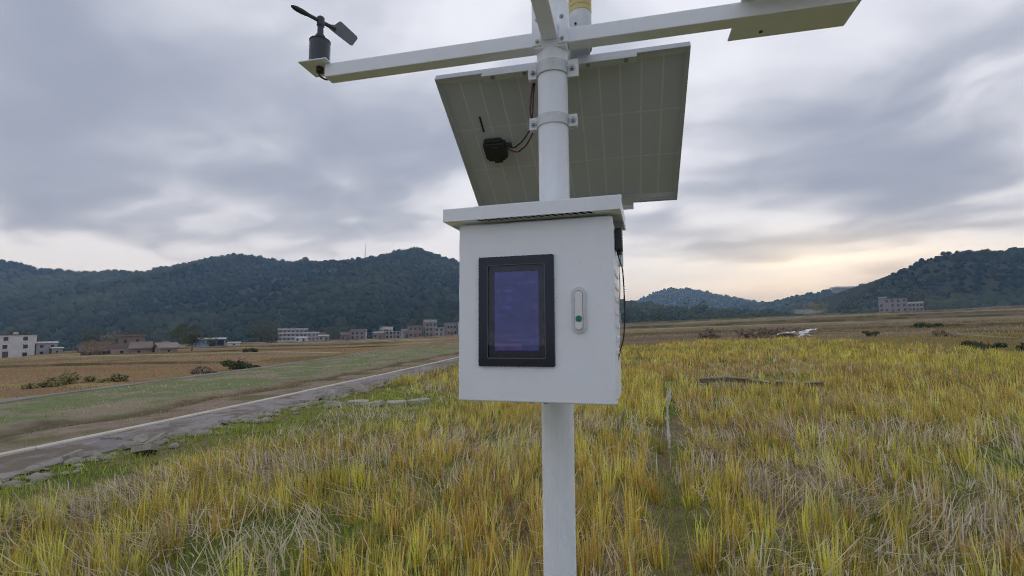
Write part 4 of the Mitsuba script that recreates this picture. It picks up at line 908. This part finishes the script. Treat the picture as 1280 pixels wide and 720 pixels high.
def undergrowth(y0, y1, dens, seed, wscale=1.0):
    """Short green weeds in the gaps and along the little channel."""
    rg = np.random.default_rng(seed); x, y = scatter(y0, y1, dens, rg); k = kerb_dist(x, y)
    low = nz(x, y, .5, 12); ga = 1.2 * np.exp(-(((x + 4.3) / 2.0) ** 2 + ((y - 10.0) / 2.0) ** 2)) + np.exp(-(((x + 2.6) / 1.5) ** 2 + ((y - 12.5) / 2.2) ** 2)) + .8 * np.exp(-((k + 2.5) / .7) ** 2); ch = np.exp(-((x - chx(y)) / .35) ** 2) * (y < 8)
    ok = (k < -1.7) & (rg.random(len(x)) < np.clip(sstep(.47, .60, low) + ga + ch + .12, 0, 1)) & (y < 36) & (x < 19); x, y = x[ok], y[ok]; n = len(x)
    col = mixn('green', 'lime', rg.random(n) * .45) * rg.lognormal(-.05, .25, (n, 1))
    P = np.stack([x, y, terrain(x, y) - .005], 1)
    return blades(P, rg.uniform(.05, .17, n), rg.uniform(.005, .011, n) * wscale, rg.uniform(0, 6.28, n), np.abs(rg.normal(.3, .3, n)), col, col, 2, rg, rg.normal(.5, .4, n))


def verge(seed):
    """Thin dry grass and weeds left of the path and over the fields beyond."""
    rg = np.random.default_rng(seed); out = []
    for y0, y1, dens, ws in ((4, 16, 70, 1.6), (16, 34, 26, 3.2), (34, 75, 5.5, 8)):
        x, y = scatter(y0, y1, dens, rg); k = kerb_dist(x, y); j = nz(x, y, .6, 33)
        lft = (k > .35) & (np.abs(x + 15.2) > .55); far_r = (k < -1.5) & ~in_stubble(x, y, rg) & (y > 14)
        onfarm = far_r & (x > 14) & (np.abs(y - np.interp(x, [5, 22, 29.9, 33.2], [58, 50, 43.8, 38.2])) < .7)
        ok = (lft | far_r) & ~onfarm & (rg.random(len(x)) < np.where(lft, np.where(x < -16, .9, .25 + .9 * sstep(.45, .6, j)), .9)); x, y, k, j = x[ok], y[ok], k[ok], j[ok]; n = len(x)
        f = nz(x, y, .12, 35); g = nz(x * .4, y * 1.5, .12, 36)
        c = mixn('brown', 'ochre', sstep(.35, .75, f) * .45) * np.where(k > 0, .85, .72)[:, None]; t = sstep(.52, .68, g); c = c * (1 - t * .6)[:, None] + PAL['olive'] * .6 * (t * .6)[:, None]
        lawn = sstep(2.9, 3.6, k) * (x > -15.4); gl_ = mixn('green', 'straw', sstep(.40, .62, j) * .75) * .8; c = c * (1 - lawn)[:, None] + gl_ * lawn[:, None]
        earth = (k > 0) * (1 - sstep(1.4, 2.0, k)); c = c * (1 - earth * .6)[:, None] + PAL['grey'] * .62 * (earth * .6)[:, None]
        rightf = (k < -1.5); t2 = sstep(.45, .62, f) * rightf; c = c * (1 - t2 * .6)[:, None] + PAL['olive'] * .62 * (t2 * .6)[:, None]; gm = (.5 * sstep(30, 50, y) * rightf)[:, None]; c = c * (1 - gm) + np.array((.24, .195, .155)) * gm
        band = nz(x * .15, y * 1.0, .22, 41) + .5 * (nz(x * .2, y * 2.2, .22, 42) - .5); bm = ((x < -16) | (rightf & (y > 26)))
        bv = sstep(.56, .66, band) * bm; c = c * (1 - bv * .6)[:, None] + np.array((.50, .41, .20)) * (bv * .6)[:, None]; bd = (1 - sstep(.34, .44, band)) * bm; c = c * (1 - bd * .5)[:, None] + np.array((.17, .13, .085)) * (bd * .5)[:, None]
        c = c * rg.lognormal(.08, .16, (n, 1))
        hh = np.where(lawn > .5, rg.uniform(.03, .12, n), np.where(k > 0, np.where(x < -16, rg.uniform(.05, .16, n), rg.uniform(.04, .14, n)), rg.uniform(.12, .32, n)))
        P = np.stack([x, y, terrain(x, y) - .01], 1)
        out.append(blades(P, hh, rg.uniform(.006, .012, n) * ws, rg.uniform(0, 6.28, n), np.abs(rg.normal(.2, .25, n)), np.clip(c, 0, .8), np.clip(c, 0, .8), 2, rg, rg.normal(.3, .4, n)))
    return out


def join(parts):
    V, F, C, o = [], [], [], 0
    for v, f, c in parts: V.append(v); F.append(f + o); C.append(c); o += len(v)
    return (np.vstack(V), np.vstack(F)), np.vstack(C)


scene['mat_blade'] = {'type': 'principledthin', 'base_color': {'type': 'mesh_attribute', 'name': 'vertex_color'}, 'roughness': .6, 'diff_trans': .9, 'spec_trans': 0.0, 'eta': 1.08}
g, c = join([clumps(1.9, 5.5, 25, 34, 3, 1.0, 51), clumps(5.5, 10, 23, 26, 2, 1.35, 52), clumps(10, 18, 20, 22, 2, 2.2, 53), clumps(18, 42, 11, 13, 2, 4.2, 54)])
print('stubble tris', len(g[1]))
add('stubble', g, 'mat_blade', kind='stuff', label='yellow green rice stubble regrowing over the whole field', cat='rice stubble', color=c)
g, c = join([litter(1.9, 6, 230, 61), litter(6, 11, 120, 62, 1.3), litter(11, 20, 30, 63, 2.0)])
print('straw tris', len(g[1]))
add('straw', g, 'mat_blade', kind='stuff', label='pale grey dead straw lying among the stubble', cat='straw', color=c)
g, c = join([undergrowth(1.9, 6, 800, 71), undergrowth(6, 14, 380, 72, 1.4), undergrowth(14, 24, 60, 73, 2.6)])
print('weeds tris', len(g[1]))
add('weeds', g, 'mat_blade', kind='stuff', label='short green weeds in the gaps of the stubble', cat='weeds', color=c)
g, c = join(verge(81))
print('verge tris', len(g[1]))
add('dry_grass', g, 'mat_blade', kind='stuff', label='thin dry brown and green grass on the verges and far fields', cat='grass', color=c)
